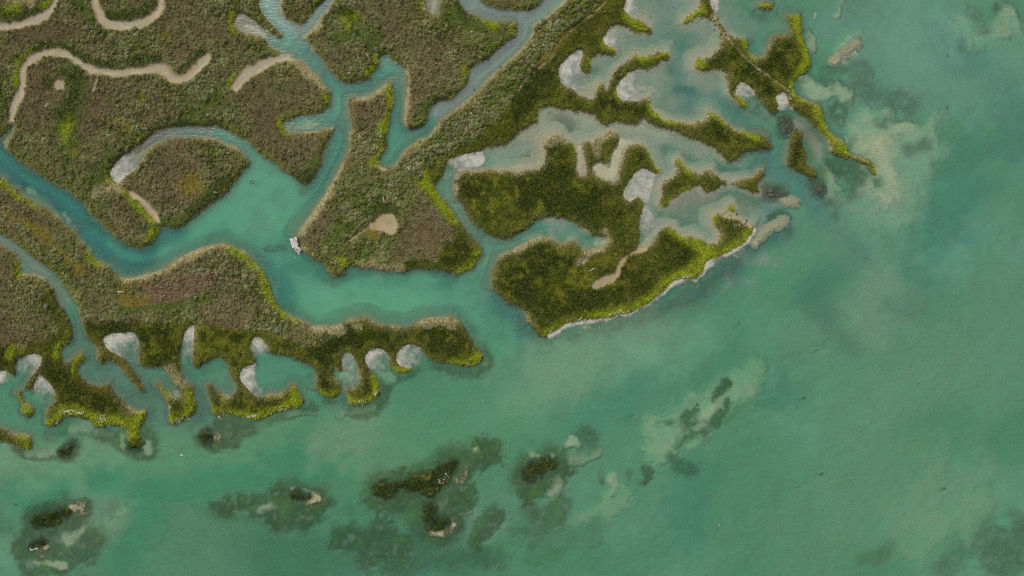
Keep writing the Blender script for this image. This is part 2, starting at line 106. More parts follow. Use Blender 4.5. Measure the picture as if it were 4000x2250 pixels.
# colour strokes on vegetation: (field, width, points)
PAINT = [
("lime",70,"D1 285,170 310,330 345,450 395,600 330,720 262,840 300,950 430,1050 515,1110 545,1240 600,1330 690,1410 D2 740,30 820,120"),
("lime",75,"C2 1960,1090 1900,1200 1850,1300 1720,1345 1600,1395 1520,1448"),("dark",50,"C2 1620,1000 1750,1120 1700,1200 1560,1250"),
("lime",60,"C3 1480,50 1380,130 1250,195 1100,250 900,295 700,320 560,330 450,400 350,460"),
("lime",70,"C2 2400,930 2300,1020 2150,1090 2000,1170"),
("lime",60,"C2 1640,850 1720,930 1830,960 1900,1050"),
("lime",70,"A3 475,1370 570,1300 700,1245 850,1265 960,1330 1060,1330 1180,1330 1300,1380 1400,1330 1435,1260"),
("lime",60,"A3 1700,1350 1800,1340 1900,1270 1935,1180 1940,1080"),
("lime",40,"A3 1610,1010 1680,1080 1720,1120"),
("lime",55,"A3 2150,1240 2300,1240 2450,1290 2560,1310 B3 60,1280 200,1225 380,1185 430,1130 380,1010"),
("lime",45,"B3 650,1050 750,1090 825,1050"),
("lime",55,"B3 935,1130 1050,1160 1170,1100 1225,1010 1200,920"),
("lime",40,"B3 1385,810 1440,845 1530,825"),
("lime",60,"B3 1980,755 2120,765 2230,720 2255,660"),
("lime",40,"A3 800,690 770,760 760,850"),
("lime",60,"A4 1330,20 1350,80"),("dark",50,"A4 1340,110 1350,170"),("lime",70,"A4 230,50 290,110 270,170"),
("lime",40,"A3 190,1120 250,1210 310,1260"),
("lime",50,"C1 1330,290 1250,220 1180,160"), ("lime",40,"C1 1000,500 940,450 920,360"), ("lime",40,"C1 770,700 790,600"),
("lime",40,"C1 1580,540 1500,570 1380,600 1260,555"), ("lime",30,"C1 880,850 880,910"), ("lime",40,"C1 1370,1000 1390,1060 1470,1150 1560,1200 1700,1215 1850,1240"),
("lime",40,"C1 1980,1110 2060,1170 2150,1250 2300,1320 2480,1370"), ("lime",45,"C1 1740,220 1820,170 1900,110"), ("lime",50,"C1 1870,600 1870,690"),
("lime",45,"C1 2340,400 2360,480 2440,570"), ("lime",40,"C1 2290,960 2350,1050"), ("lime",40,"C1 260,1200 280,1240 300,1090"), ("lime",40,"C1 1060,870 1040,940 1100,1000"),
("lime",40,"C2 1690,150 1730,220 1800,290"), ("lime",30,"C2 1500,620 1560,590 1600,550 1700,500 1800,430"), ("lime",40,"C2 1400,60 1430,200 1480,280"), ("lime",30,"C2 990,130 970,220"), ("lime",30,"C2 630,30 640,200"), ("lime",30,"C2 1290,540 1310,600"),
("lime",60,"C2 2170,630 2260,670"), ("lime",60,"C1 2500,50 2576,50"), ("lime",60,"D2 950,160 1100,300"), ("lime",40,"C2 2030,720 2050,790"),
("lime",45,"B1 1345,860 1360,960 1355,1050 1335,1150 1290,1260 1265,1380 B2 1265,0 1280,50 1220,130 1180,190"), ("lime",40,"C1 15,240 20,330"),
("lime",40,"B1 2090,820 2110,740 2070,660"), ("lime",35,"B1 1080,740 1140,720 1190,650 1215,590"), ("lime",30,"B1 1670,0 1690,80 1730,130"),
("lime",35,"A1 300,520 200,650 165,740 170,860"), ("lime",30,"A2 1275,490 1360,600 1450,690 1540,790"), ("lime",45,"A2 1480,960 1560,880"), ("lime",30,"A2 1070,280 1090,340 1150,390"),
("lime",40,"A2 20,370 120,460 240,550 350,620"), ("lime",35,"A2 850,1040 950,1170 1000,1220"), ("lime",35,"A2 2300,1040 2420,1110 2530,1200 B2 60,1310 110,1390 B3 130,60 190,170 300,280 420,340"),
("lime",50,"B2 1700,330 1720,420 1790,480 1850,560 1950,680 2000,760"), ("lime",40,"B2 840,1160 870,1200"), ("lime",60,"B2 2240,1080 2180,1180 2080,1260"),
("lime",50,"B1 880,210 950,200 1020,180 900,280"), ("lime",30,"A1 1435,950 1435,1010"),("lime",60,"A1 200,20 150,100 60,120"),("lime",35,"A1 470,20 420,100"),
("lime",45,"A1 680,1200 650,1300 640,1430"), ("lime",35,"B1 2300,190 2400,270"), ("lime",35,"B1 680,960 740,1000"), ("lime",30,"B1 230,1200 250,1280 300,1330"),
("lime",40,"A3 560,680 590,600 690,540 690,440"), ("lime",30,"A3 90,700 130,600"),("lime",30,"A2 190,1200 190,1330"),
("lime",30,"A1 2350,150 2325,240 2360,300"),("lime",30,"A1 2290,900 2330,780 2500,650"),
("green",140,"A1 740,780 720,980 690,1150 660,1300 650,1448 A2 760,60"),
("green",100,"B1 830,120 900,220 1000,250 1080,330 850,370"), ("green",110,"B1 1900,60 2050,160 2300,260 2420,290"),
("green",80,"B2 720,1000 900,860 1100,740 1250,670"), ("green",90,"A1 1800,1230 2000,1150 2150,1000 2230,900"),
("green",70,"A1 850,60 950,170 1050,260 1250,290"), ("green",50,"A1 160,620 280,520 450,450 650,470 800,540 900,600 1150,660 1250,640 1450,630 1600,560"),
("green",50,"A1 1740,720 1850,690 1950,600 2060,520"), ("green",60,"A2 1300,520 1400,650 1530,790"), ("green",70,"A2 1950,640 2200,460 2350,300"),
("green",90,"A2 1100,100 1000,250 980,400"), ("green",70,"B2 400,400 520,330 620,180 680,60"), ("green",60,"B1 1600,1250 1700,1100 1760,1030"),
("green",70,"A1 550,830 500,780 700,700 760,640"), ("green",90,"A2 1900,700 1700,800 1500,850"),("green",70,"A1 0,100 120,150 350,110 460,60"),
("green",60,"A1 1080,170 1280,180 1440,140 1560,40"),("green",70,"A3 1200,250 1900,150 2100,120"),("green",60,"B1 1180,470 1220,380"),
("dark",60,"A1 500,870 505,800 560,765 650,760 720,800 770,740"),("dark",45,"A1 1390,920 1385,970 1400,1010"),("dark",40,"A1 230,600 330,500 480,455 620,470 760,530 860,600"),  # dense rushes, plus painted shade in the mud pan's hollow and the pit
("dark",45,"A1 960,640 1100,665 1180,650 1300,625 1450,640 1590,575"),("dark",45,"A1 1740,735 1840,690 1940,600 2050,530"),("dark",40,"A1 1070,165 1200,180 1350,165 1480,110 1570,20"),("dark",40,"A1 900,40 960,180 1010,240"),
("dark",45,"A1 1450,1330 1600,1260 1800,1235 2000,1235 2200,1240"),("dark",60,"B2 950,830 1080,760 1200,680 1300,665 1400,680"),("dark",60,"A1 0,110 100,170 250,160 400,100"),("dark",50,"A2 1240,110 1120,210 1070,290"),
("dark",110,"A3 1450,450 1600,480 1700,650 1600,750"),("dark",90,"A3 900,380 1150,400 1300,400"),("dark",90,"B3 650,680 750,600 850,520 1000,480 1300,500"),("dark",120,"B3 1750,450 1900,550 2050,650"),("dark",90,"A3 600,900 750,1000 950,1100 1100,1180"),
("dark",60,"A3 1730,1150 1790,1230"),("dark",50,"A3 2200,1180 2400,1200 B3 50,1180 200,1150"),("dark",50,"B3 680,950 720,1010"),("dark",50,"B3 1100,960 1120,1060"),
("dark",200,"C2 200,500 400,520 700,560"),("dark",150,"C2 150,450 500,350"),("dark",260,"C2 250,1200 450,1300 C3 200,100 350,200 600,180"),("dark",120,"C2 1150,1330 1400,1400 C3 700,100 1000,80"),("dark",90,"D1 60,480 150,600 180,700"),("dark",80,"C1 2350,700 2500,820 D1 30,880"),("dark",60,"D2 280,100 260,200 300,20"),
("dark",80,"C1 300,750 150,1000 60,1150"),("dark",60,"C1 900,1000 1100,1080 1300,1110"),("dark",50,"C1 1050,750 1010,870"),("dark",60,"C1 2050,1270 2250,1380"),("dark",60,"A1 720,900 700,1050 650,1200"),("dark",60,"A2 1950,680 2150,530 2330,360"),
("dark",60,"B1 850,100 950,140 1000,330"),("dark",60,"B1 2050,100 2150,160"),("dark",70,"B2 380,330 430,290 500,330"),("dark",60,"B2 2050,1180 2150,1120"),
("yellow",110,"A2 1830,400 1930,330 1980,380 1900,450"), ("yellow",70,"A1 1230,1220 1310,1260"), ("yellow",60,"A2 80,720 300,830 480,960 600,1080 780,1240"),
("yellow",45,"A1 1690,340 1690,380"),("yellow",80,"A3 1230,90 1300,130 1500,120"),("yellow",50,"B2 1700,300 1650,430"),("yellow",50,"A2 760,60 760,110"),
("yellow",60,"C1 440,440 520,370 430,500 330,620"),("yellow",50,"C1 860,100 960,20"),("yellow",60,"B2 1050,890 1180,880"),
("yellow",80,"A3 980,560 980,640"),("yellow",50,"A3 1190,720 1300,880 1400,1020"),("yellow",60,"A3 800,960 960,1030 1100,1050"),
("red",90,"A2 1500,1448 1800,1400 2200,1330 A3 1400,60 1700,40"),("red",70,"A3 1500,130 1700,80 1900,20"),("red",60,"B2 1700,900 1750,1000"),
("tan",60,"A2 960,500 1080,460 1180,420"), ("tan",40,"B2 460,880 620,660 740,500 850,230"), ("tan",40,"A2 1250,1380 1500,1330 1700,1260 1900,1120 2150,1040"),
("tan",40,"B3 560,420 700,430 840,420"), ("tan",60,"B2 1080,1220 1300,1240 1420,1250"), ("tan",50,"B1 370,610 480,680 560,760 680,880"),
("tan",45,"B1 980,1010 1150,960 1300,860"), ("tan",40,"B1 480,370 560,320 620,240"), ("tan",60,"A3 1700,830 1760,900 1850,960"), ("tan",40,"B3 800,840 800,920"),
("tan",35,"B1 1500,660 1540,760 1520,1000 1500,1200"), ("tan",60,"B3 1650,360 1800,320 2000,340"), ("tan",40,"B2 2000,320 2100,270 2400,260 C2 100,270"),("tan",35,"B2 2020,420 2000,480"),
("tan",45,"C2 60,1060 250,950 400,950"),("tan",50,"C2 690,1180 760,1100 920,1060"),("tan",35,"C2 940,900 970,960"),
("tan",60,"A1 100,-20 300,20"),("tan",35,"B1 440,640 480,680"),("tan",40,"C2 1990,270 2020,300"),("tan",55,"C1 1030,1330 880,1420 C2 860,80"),
("tan",60,"C1 350,1400 480,1370 560,1420"),
]
# white flecks stranded on the lime shore
FLECK = [(40,"A3 620,1235 700,1235 800,1260 860,1265"),(25,"A3 530,1385 600,1330"),(40,"A3 980,1300 1080,1310"),(40,"A3 1750,1340 1880,1310"),(40,"A3 1000,1380 1050,1400"),
(35,"A3 2180,1290 2300,1270"),(35,"A3 2480,1290 2576,1290"),(35,"B3 200,1220 320,1212"),(35,"B3 1000,1155 1100,1140"),(25,"B3 1190,1080 1235,1010"),(30,"C3 960,290 1060,250 1150,240"),
(25,"C3 640,325 740,310"),(35,"C2 1680,1350 1800,1335"),(25,"C3 380,470 440,430"),(25,"C1 850,900 900,860"),(25,"C1 1360,990 1380,1010"),(20,"B3 2120,778 2180,770"),(30,"C2 2230,820 2300,830"),(45,"B4 1830,520 1880,480 1930,430"),(25,"A3 1200,1390 1250,1410"),(25,"C1 610,890 640,910"),(20,"B1 1680,30 1700,90")]
# floating foam: (label, outline, dense end, thin end)
FOAM = [
("smooth pale foam filling the heart-shaped bay","A3 1395,740 1400,600 1380,520 1340,455 1270,450 1210,465 1130,460 1060,480 1025,520 1040,580 1080,630 1150,660 1210,710 1300,760 1370,765","A3 1060,520","A3 1330,800"),
("tall finger of pale foam in a narrow blind creek","A3 1800,740 1815,620 1830,530 1850,450 1890,390 1940,360 1960,400 1945,480 1935,600 1930,720 1850,745","A3 1930,380","A3 1840,790"),
("oval foam sheet swirled with grey by the left bay","A3 135,790 160,740 220,690 290,670 360,670 415,700 390,780 350,850 300,900 220,880 150,860","A3 380,690","A3 170,930"),
("foam sheet cut by the left edge below a green corner","A3 -700,840 0,842 60,848 120,870 150,920 80,960 0,1000 -700,1000","A3 -30,880","A3 130,1000"),
("grey fan of foam in the pocket behind the slim islet","A3 345,930 372,885 400,885 440,930 510,990 545,1050 545,1120 480,1170 380,1180 300,1120 330,1032","A3 390,890","A3 380,1280"),
("upper lobe of foam in the deep double bay","A3 2510,600 2520,540 2560,507 B3 0,500 40,505 80,540 110,600 150,650 60,700 0,700 A3 2560,720 2540,680","A3 2576,530","B3 40,790"),
("large foam lobe along the left side of the deep double bay","A3 2555,740 2540,780 2480,790 2420,820 2400,880 2420,940 2470,1000 2520,1050 B3 0,1100 50,1110 110,1085 160,1075 110,1030 0,960 0,800","A3 2420,870","B3 190,960"),
("round white foam cap in the scalloped bay","B3 1100,750 1095,690 1130,640 1190,610 1240,620 1310,650 1350,690 1355,760 1340,840 1240,850 1160,840 1130,810","B3 1130,650","B3 1330,870"),
("beige-grey foam disc in the last scalloped bay","B3 1405,730 1415,670 1450,610 1510,575 1570,568 1640,595 1690,640 1715,700 1660,780 1580,815 1500,805 1430,780","B3 1430,650","B3 1790,740"),
("dull grey film in the narrow teardrop bay","B3 855,710 880,660 920,640 960,670 990,720 1020,790 1060,880 1060,960 1000,1005 930,1000 890,900 870,820","B3 910,660","B3 960,1160"),
("pale foam tongue at the blind end of the oxbow creek","A2 1495,0 1400,0 1330,50 1230,130 1150,200 1105,260 1110,320 1150,375 1180,395 1230,350 1330,270 1400,210 1440,150 1470,90","A2 1160,380","A2 1440,30"),
("bright foam blob in the upper lagoon by the top edge","C1 1165,-150 1150,20 1125,70 1140,110 1200,160 1260,190 1330,200 1350,100 1320,0 1320,-150","C1 1150,60","C1 1330,80"),
("rounded foam sheet under a grassy arm of the lagoon","C1 915,380 930,330 980,270 1040,250 1110,250 1170,290 1160,420 1050,470 960,450 930,430","C1 930,390","C1 1140,330"),
("long comma of foam hugging the lagoon bank","C1 710,500 715,560 680,620 680,690 740,740 800,800 790,900 740,975 640,910 590,880 530,860 495,800 470,730 480,670 520,620 560,570 610,530 660,495","C1 490,690","C1 850,860"),
("egg-shaped foam raft in the round lagoon bay","C1 1050,870 1090,810 1140,750 1210,700 1280,685 1350,690 1380,800 1400,900 1370,975 1320,1000 1250,1020 1180,1010 1100,990 1060,940","C1 1070,880","C1 1470,850"),
("pinkish-white foam wedge below the track of the hooked island","D1 105,1110 95,1040 80,980 90,945 140,925 185,930 200,980 220,1030 250,1080 280,1105 210,1118 160,1130","D1 140,950","D1 170,1290"),
("grey-white foam filling the hook of the island","C1 2260,870 2290,820 2340,820 2390,860 2430,900 2460,960 2400,1000 2350,1000 2290,960 2250,930","C1 2370,840","C1 2400,1100"),
("cream foam streak against the grassy spit at the top edge","C1 1990,-200 2000,30 2030,80 2060,130 2085,130 2100,60 2110,0 2110,-200","C1 2030,40","C1 2240,60"),
("pale foam sheet curving round the end of the sandy creek","B2 1850,320 1870,260 1890,210 1920,150 1990,120 2080,100 2180,90 2290,70 2330,160 2280,240 2150,255 2060,265 2010,330 1960,380 1880,380","B2 2230,120","B2 1780,420"),
("blotchy grey foam on the forked pool beside the grass island","C2 1120,490 1150,440 1180,390 1220,330 1260,265 1330,245 1400,280 1470,310 1450,400 1420,500 1400,600 1420,700 1540,790 1450,850 1350,900 1300,850 1300,700 1320,620 1310,560 1270,530 1230,550 1190,580 1130,550","C2 1200,400","C2 1480,1500"),
("white foam lip under the bright green lower shore","C3 1545,0 1500,60 1440,110 1370,160 1300,205 1200,240 1100,270 1000,290 900,315 800,335 700,340 600,340 530,370 470,420 400,465 470,450 560,420 640,400 740,360 900,335 1100,295 1300,230 1450,140 1560,70 1700,0","C3 600,335","C3 900,600"),
("white foam wedge along the upper part of the bright green shore","C2 2190,1090 2130,1110 2060,1150 1990,1180 1940,1220 1925,1290 2000,1270 2080,1200 2100,1170","C2 1950,1220","C2 2200,1270"),
("small foam sliver where the bright green shore bends","C2 1920,1330 1870,1338 1800,1372 1700,1367 1640,1382 1580,1422 1545,1448 C3 1600,10 C2 1700,1420 1800,1400","C2 1640,1390","C2 1850,1500"),
("narrow foam line under the shell bank shore","C2 2425,900 2400,940 2340,1005 2270,1055 2190,1095 2200,1130 2290,1080 2370,1020 2440,940","C2 2270,1050","C2 2350,1160"),
("thin foam streak drifting off the hooked island's tip","D1 470,110 500,100 515,140 490,180 470,210 450,250 432,265 440,230 455,190","D1 480,130","D1 440,420"),
]
# sea bed: (depth, weed, sand, width, softness, points) ; depth in metres, weed / sand 0..1
BED = [
(1.7,0,0,240,120,"A2 -600,180 0,180 300,380 600,570 800,780 1000,1000 1300,1200 1700,1080 2100,850 2500,600 B2 200,400 300,700 200,1000 100,1250"),
(1.7,0,0,330,160,"B2 200,1050 400,1300 B3 600,180 1100,120 1600,130 2000,150 2300,250 2420,500"),
(1.5,0,0,160,120,"B2 250,500 550,480 800,220 B1 850,1300 870,1050 800,850 600,650 400,420 150,100 100,-200"),
(1.4,0,0,110,100,"B1 900,900 1150,870 1350,680 1420,800 1440,1000 1420,1200 1480,1400 B2 1400,100"),
(1.1,0,0,110,90,"B1 1500,1350 1650,1330 1800,1200 2000,1070"),
(0.5,0,0.1,150,120,"B1 2000,1070 2250,800 2500,550 C1 0,400 150,250 300,100 420,-50"),
(0.7,0,0,90,90,"B1 2050,-100 2200,50 2400,140 C1 0,150"),
(0.16,0,.5,90,50,"B1 1770,-200 1770,130"),
(0.7,0,0,90,90,"B1 470,300 600,180 740,0"),
(0.16,0,.3,80,60,"A1 2400,220 B1 0,290 90,350"),
(0.22,0,.3,90,60,"A2 1400,60 1180,300"),
(0.9,0,0,70,90,"A1 1650,1370 1900,1320 2200,1350 A2 2500,100"),
(0.18,0,.3,50,40,"B1 320,1280 500,1270 640,1250"),
(0.12,0,.2,60,40,"A1 30,1400 90,1300 120,1150"),
(0.6,0,0,110,80,"A2 -300,880 0,970 150,1080 300,1230 500,1380 A3 600,70 700,200 760,420 850,600 900,800 950,880 1150,830 1300,1050 1500,1200 1560,1350"),
(0.6,0,0,180,120,"A3 1450,880 1600,950 1500,1100"),(0.6,0,0,140,100,"A3 1880,850 1980,1000 2030,1200 2000,1400"),(0.6,0,0,170,100,"A3 2100,850 2250,950"),
(0.15,0,.2,60,50,"A3 1780,1050 1780,1090"),
(0.8,0,0,150,120,"A3 50,1050 180,1350 300,1400"),
(0.35,0,.1,330,150,"C1 1250,100 1500,150 1650,350 1950,330 1700,600 1500,900 1700,1050 1950,900 2000,780"),
(0.30,0,.15,230,120,"C1 1000,350 1300,420 900,650 650,780 850,800 1050,600"),
(0.7,.2,0,90,110,"C1 1650,450 1680,700 1650,850 1850,1000 2050,1050 2300,1200 2540,1330 D2 70,150 150,280 330,450 600,750"),
(0.22,0,.45,150,100,"C1 330,1200 500,1180 750,1250 1000,1290 1300,1300 1600,1390 C2 1700,100 2000,180"),
(0.22,0,.3,150,100,"C1 150,1400 400,1270 C2 100,150 250,100"),
(0.35,.5,0,90,80,"C1 580,1250 450,1170 620,1330 C2 150,150"),
(0.3,0,.2,120,100,"C1 900,1330 1150,1400 C2 1300,-20 1500,120 1560,300"),
(0.45,.3,0,90,100,"C2 1600,60 1900,200 2200,280 2400,250 2576,150 D2 60,200"),
(0.3,.25,.2,230,130,"C2 1500,750 1750,600 2000,560 2250,520 2450,560 1800,800 2000,850"),
(0.25,0,.2,130,80,"C2 1340,400 1370,700 1350,950"),
(0.5,0,.1,110,80,"C2 0,1000 150,930 350,850 550,900 750,980 900,980"),
(0.5,0,.1,110,90,"B2 1800,430 1950,200 1900,480 2050,700 2250,930 2400,1050 2576,1020"),
(0.35,0,.25,110,90,"B2 2050,180 2300,150 2576,100"),
(1.0,0,0,200,150,"B2 2350,1150 2250,1300 B3 2300,100 2400,400"),
(0.45,0,.1,260,140,"C1 2250,150 2500,300 D1 50,200 150,250"),(0.4,.0,.1,160,120,"C1 2300,900 2450,1150 D1 100,1350 420,1250 480,1400 D2 480,150 620,350"),
(0.9,0,0,120,100,"D2 60,-50 90,150 250,330 480,480"),
(0.05,0,.7,90,50,"C2 690,40 690,270"),(0.05,0,.8,110,40,"C2 870,240 950,310 1040,280 1090,120 1150,0"),(0.10,0,.7,60,60,"C2 0,240 150,240 280,200"),(.12,0,.6,70,60,"C2 900,960 950,1000"),(.12,0,.6,50,50,"C2 1290,1030 1400,980"),
(0.10,0,1,190,190,"D2 1130,80 1190,200 1230,320 1200,430"),(0.22,0,.9,300,250,"D2 1250,150 1280,380 1180,520"),(0.2,0,.9,200,160,"D2 880,20 1000,40 1150,70 1300,30 D1 900,1400 1100,1350 1350,1350"),(.12,.1,1,110,90,"D1 1250,1280 1450,1290"),
(.22,.95,0,240,60,"D2 720,190 850,250 950,300 1010,340"),(.25,.9,0,150,60,"D2 850,360 950,390"),(.15,.75,0,90,40,"D2 900,100 1000,110 1120,120"),
# open water, light and dark drifts
(0.75,0,.15,500,400,"D1 1000,200 1500,400 1300,700 2200,700"),
(0.9,.35,0,260,250,"D1 1900,500 2100,600 1800,300"),(0.8,.3,0,230,200,"D1 900,50 1100,80"),
(0.55,.85,0,130,130,"D1 560,850 800,900 900,850 1100,950 1400,1080"),
(0.45,.9,0,90,80,"D1 500,860 620,870"),(0.4,.9,0,120,90,"D1 720,1100 780,1250 760,1050"),(0.55,.7,0,110,90,"D1 600,650 750,680 1000,700"),
(0.22,.1,.9,110,90,"D1 380,780 450,900 620,940"),(0.25,.2,.8,90,70,"D1 700,870 780,920"),
(0.2,0,1,60,60,"D1 680,590 780,520 880,440"),(0.18,.2,1,30,40,"D1 480,490 430,380 430,300"),(0.4,0,.9,130,100,"D1 750,520 900,400"),
(0.22,0,1,40,40,"D1 770,-100 755,50 720,130"),
(0.35,0,.9,260,220,"D1 950,1300 1300,1280 D2 900,30 1150,0 1500,-60"),(0.32,.6,.2,90,70,"D1 1150,1250 1430,1240 1300,1320"),(0.25,0,1,80,60,"D1 1280,1290 1450,1280"),
(0.15,0,1,90,80,"D2 1150,80 1180,250 1220,400 1180,480"),(0.4,0,.7,230,230,"D2 1250,350 1200,550 1600,180"),(0.6,0,.6,400,300,"D2 1200,500 1000,600 1400,300"),
(0.35,.9,0,120,60,"D2 680,180 850,230 1000,300 800,330 950,360"),(0.5,.8,0,80,80,"D2 880,520 870,430"),(0.5,.7,0,100,80,"D2 1450,60 1550,20"),
(0.3,.7,.1,60,50,"D2 1080,120 1140,140 1000,120"),
(0.35,.8,0,60,60,"D2 500,400 560,480 620,560"),(0.25,.3,.7,40,40,"D2 640,480 740,600"),(0.3,0,.6,60,60,"D2 480,150 600,300 720,450"),
(0.6,.6,0,80,80,"D2 680,680 700,740"),(0.9,.3,0,130,120,"D2 800,900 900,1000 950,1150 500,780"),(0.7,0,.4,150,150,"D2 900,750 1100,600"),
(0.3,.8,.0,70,50,"D2 60,480 180,510"),(0.15,0,1,32,25,"D2 170,575 270,575"),(0.2,.5,.3,60,50,"C2 2520,440 2560,400"),
(0.15,0,1,40,25,"D2 20,830 100,810 180,780 130,740"),(0.3,.8,0,70,60,"D2 30,740 120,720 200,740"),(0.5,.6,0,110,90,"C2 2500,1000 2576,880 D2 200,900"),
(0.6,.75,.1,110,110,"C2 2450,980 2300,1150 2150,1250 C3 1950,50 1700,150 1400,270 1100,350 800,420"),
(0.25,0,.8,25,25,"C2 2430,1050 2480,960"),(0.25,0,.8,30,25,"C2 2200,1100 2300,1140"),(0.25,0,.9,32,25,"C2 1860,1420 1930,1380"),
(0.25,.2,.6,25,30,"C3 720,410 790,390"),(0.22,0,.8,25,25,"C3 285,550 320,530"),(0.4,.85,.1,90,90,"C3 330,600 480,560 650,500"),
(1.3,.15,0,300,300,"C3 2000,600 2300,500 D2 300,1200 100,1400"),
(1.4,.2,0,280,300,"C3 1100,1000 700,1250 1300,800"),(1.4,.2,0,260,260,"D2 1900,500 2000,800 1800,1200"),(1.4,.2,0,220,250,"D3 300,900 100,1150 700,400"),
(1.3,.2,0,180,180,"C4 1800,500 1750,900 1650,1250"),(1.2,.2,0,160,160,"C4 1000,1350 1500,1250"),
(0.6,0,.5,260,260,"C3 500,900 900,700 300,800"),(0.75,0,.4,380,300,"C3 150,1350 B4 900,50 600,150"),(0.7,0,.4,300,250,"D3 400,450 800,300"),
(0.7,0,.35,500,400,"D3 1800,700 1200,1200 D4 1200,900 700,700 1500,300"),
(0.42,0,.9,230,230,"C3 2400,900 2150,1050 1900,1250 1500,1420 C4 1500,80"),
(0.22,0,1,40,50,"C3 2110,1130 2000,1250 1900,1340"),(0.3,.3,.8,90,80,"C3 1700,1400 1850,1380"),
(0.38,.95,0,65,40,"C3 2160,950 2090,1060 2050,1130"),(0.38,.95,0,75,40,"C3 2150,1180 2100,1280 2060,1370"),(0.38,.9,0,45,40,"C3 1780,1260 1730,1340 1850,1250"),(0.38,.9,0,40,40,"C3 1480,1390 1600,1370"),
(0.36,.7,.3,110,60,"C3 1800,1350 1900,1400"),(0.4,.9,0,50,40,"C4 1880,20 1750,100 1660,200"),(0.36,0,.95,200,150,"C4 1500,60 1450,180"),(0.4,0,.8,60,60,"C4 1780,180 1900,100 1500,300"),
(0.55,.85,0,90,100,"C4 1680,330 1800,400"),(0.35,.9,0,60,40,"C4 1340,380 1370,460 1340,520"),(0.35,.9,0,50,40,"C4 910,440 910,520"),(0.35,.9,0,40,30,"C4 1010,690 1060,730"),(0.5,.6,0,60,60,"C4 1180,430"),
(0.3,0,.95,110,110,"C4 1020,480 1050,600 850,800 750,880"),(0.45,0,.7,160,130,"C4 700,900 600,1100 1100,700"),
(0.35,.8,.2,200,120,"C4 250,850 450,900 300,1050 500,750"),(0.45,.6,.2,220,150,"C4 300,1150 100,1000"),(0.7,.5,0,120,120,"C4 850,960 200,1280"),
(0.3,0,.9,90,50,"C4 470,530 400,620"),(0.3,.2,.7,70,60,"C4 620,290 850,220"),(0.5,.7,0,110,90,"C4 780,60 700,110"),
(0.25,.85,0,170,110,"C4 150,430 300,450 500,300 250,580"),
(0.3,.9,0,200,90,"B4 1300,620 1600,560 1900,480 2200,250 2280,200"),(0.32,.9,0,180,120,"B4 1750,700 1800,950 1950,750 1900,1100"),(0.5,.75,0,160,130,"B4 1500,800 1600,950 1700,1150"),
(0.28,0,.6,70,60,"B4 1880,700 1830,760"),(0.5,0,.4,70,60,"B4 2050,800 2200,850"),
(0.33,.9,0,110,90,"B4 2400,880 2300,1000 2200,1130"),(0.5,0,.5,35,40,"B4 1750,1250 1900,1200 2200,1250 2400,1100 2500,950"),(0.6,.7,0,150,130,"B4 2300,1300 2500,1250 1200,1350 1400,1400"),
(0.4,.85,0,210,120,"B4 950,1120 1150,1100 1350,1150 1100,1250 1300,1280"),(0.35,0,.7,35,30,"B4 1080,1110"),(0.35,0,.5,35,40,"B4 950,1040 880,1080"),
(0.33,.9,0,150,100,"B4 250,700 450,700 550,780 350,800 650,660"),(0.5,.85,0,170,110,"B4 200,850 400,900 550,850"),
(0.3,0,.7,60,50,"B4 80,800 120,790"),(0.36,.85,0,140,110,"A4 2300,750 2500,700 B4 50,700"),(0.5,.8,0,130,120,"A4 2200,850 2400,920 B4 0,900"),
(0.8,.3,0,200,200,"A4 2100,1000 B4 200,1050 600,1300 900,1350"),
(0.3,.9,0,190,110,"A4 380,880 600,850 750,830 450,1000"),(0.3,.9,0,180,110,"A4 250,1150 450,1100 550,1000 600,1200"),(0.45,.8,0,200,150,"A4 300,1350 500,1350 700,1100 900,1050 750,1250"),
(0.45,.8,0,70,70,"A4 720,690 850,670"),(0.35,.2,.6,60,60,"A4 900,900 820,980"),(0.3,.3,.6,55,40,"A4 400,1330 620,1200 320,1020"),
(0.5,0,.6,130,130,"A4 1200,820 1050,950 1300,720"),(0.6,.5,0,70,80,"A4 1050,800 1150,700"),
(0.6,0,.45,140,140,"A4 -100,900 50,950 0,1300"),(0.7,.6,0,100,100,"A4 -50,800 20,1000"),
(0.55,0,.55,200,160,"A4 50,350 300,330 650,280 800,150"),(0.55,0,.5,200,180,"A4 1450,330 1650,300"),(0.7,0,.4,180,180,"A4 2100,250 2300,150"),
(1.4,.15,0,260,240,"A4 300,560 800,480 1300,430 2000,450 2400,350"),(1.3,.15,0,170,180,"A4 1550,700 1450,950 1350,1250"),(1.3,.1,0,220,220,"B4 300,200 100,300 900,280"),
(0.3,.95,0,60,50,"A4 160,150 230,220 350,240 480,250 600,230 700,180 720,110"),(0.32,0,.45,25,60,"A4 750,170 540,215 420,245 280,215"),
(0.3,.9,0,100,70,"A3 950,1430 A4 1000,20 1150,60 1280,120"),(0.25,.2,.8,40,30,"A4 1230,150 1220,60"),(0.25,.1,.9,45,40,"A4 1450,150 1480,210"),(0.35,.85,0,80,70,"A4 1350,210 1550,220 1450,30"),
(0.5,.7,0,100,90,"A3 600,1400 750,1370 900,1420 A4 500,20"),(0.35,0,.4,70,60,"A3 700,1430 850,1400"),
(0.3,.9,0,150,80,"A3 2200,1380 2400,1400 2576,1400 A4 2050,80 2300,50"),(0.3,.95,0,60,40,"A3 2200,1300 2350,1290"),
(0.3,.95,0,80,60,"A4 2050,20 2080,100 2150,130"),(0.2,.1,.9,45,35,"A4 2170,60"),
(0.35,.85,0,80,70,"B3 100,1330 300,1270 450,1220 550,1230"),(0.28,.2,.6,22,35,"B3 80,1350 250,1300 400,1270 580,1280"),
(0.4,.85,0,70,60,"B3 700,1130 800,1130"),(0.3,.9,0,100,70,"B3 950,1240 1100,1240 1220,1160 1290,1060 1270,930"),(0.3,.3,.4,20,40,"B3 1170,1215 940,1250"),
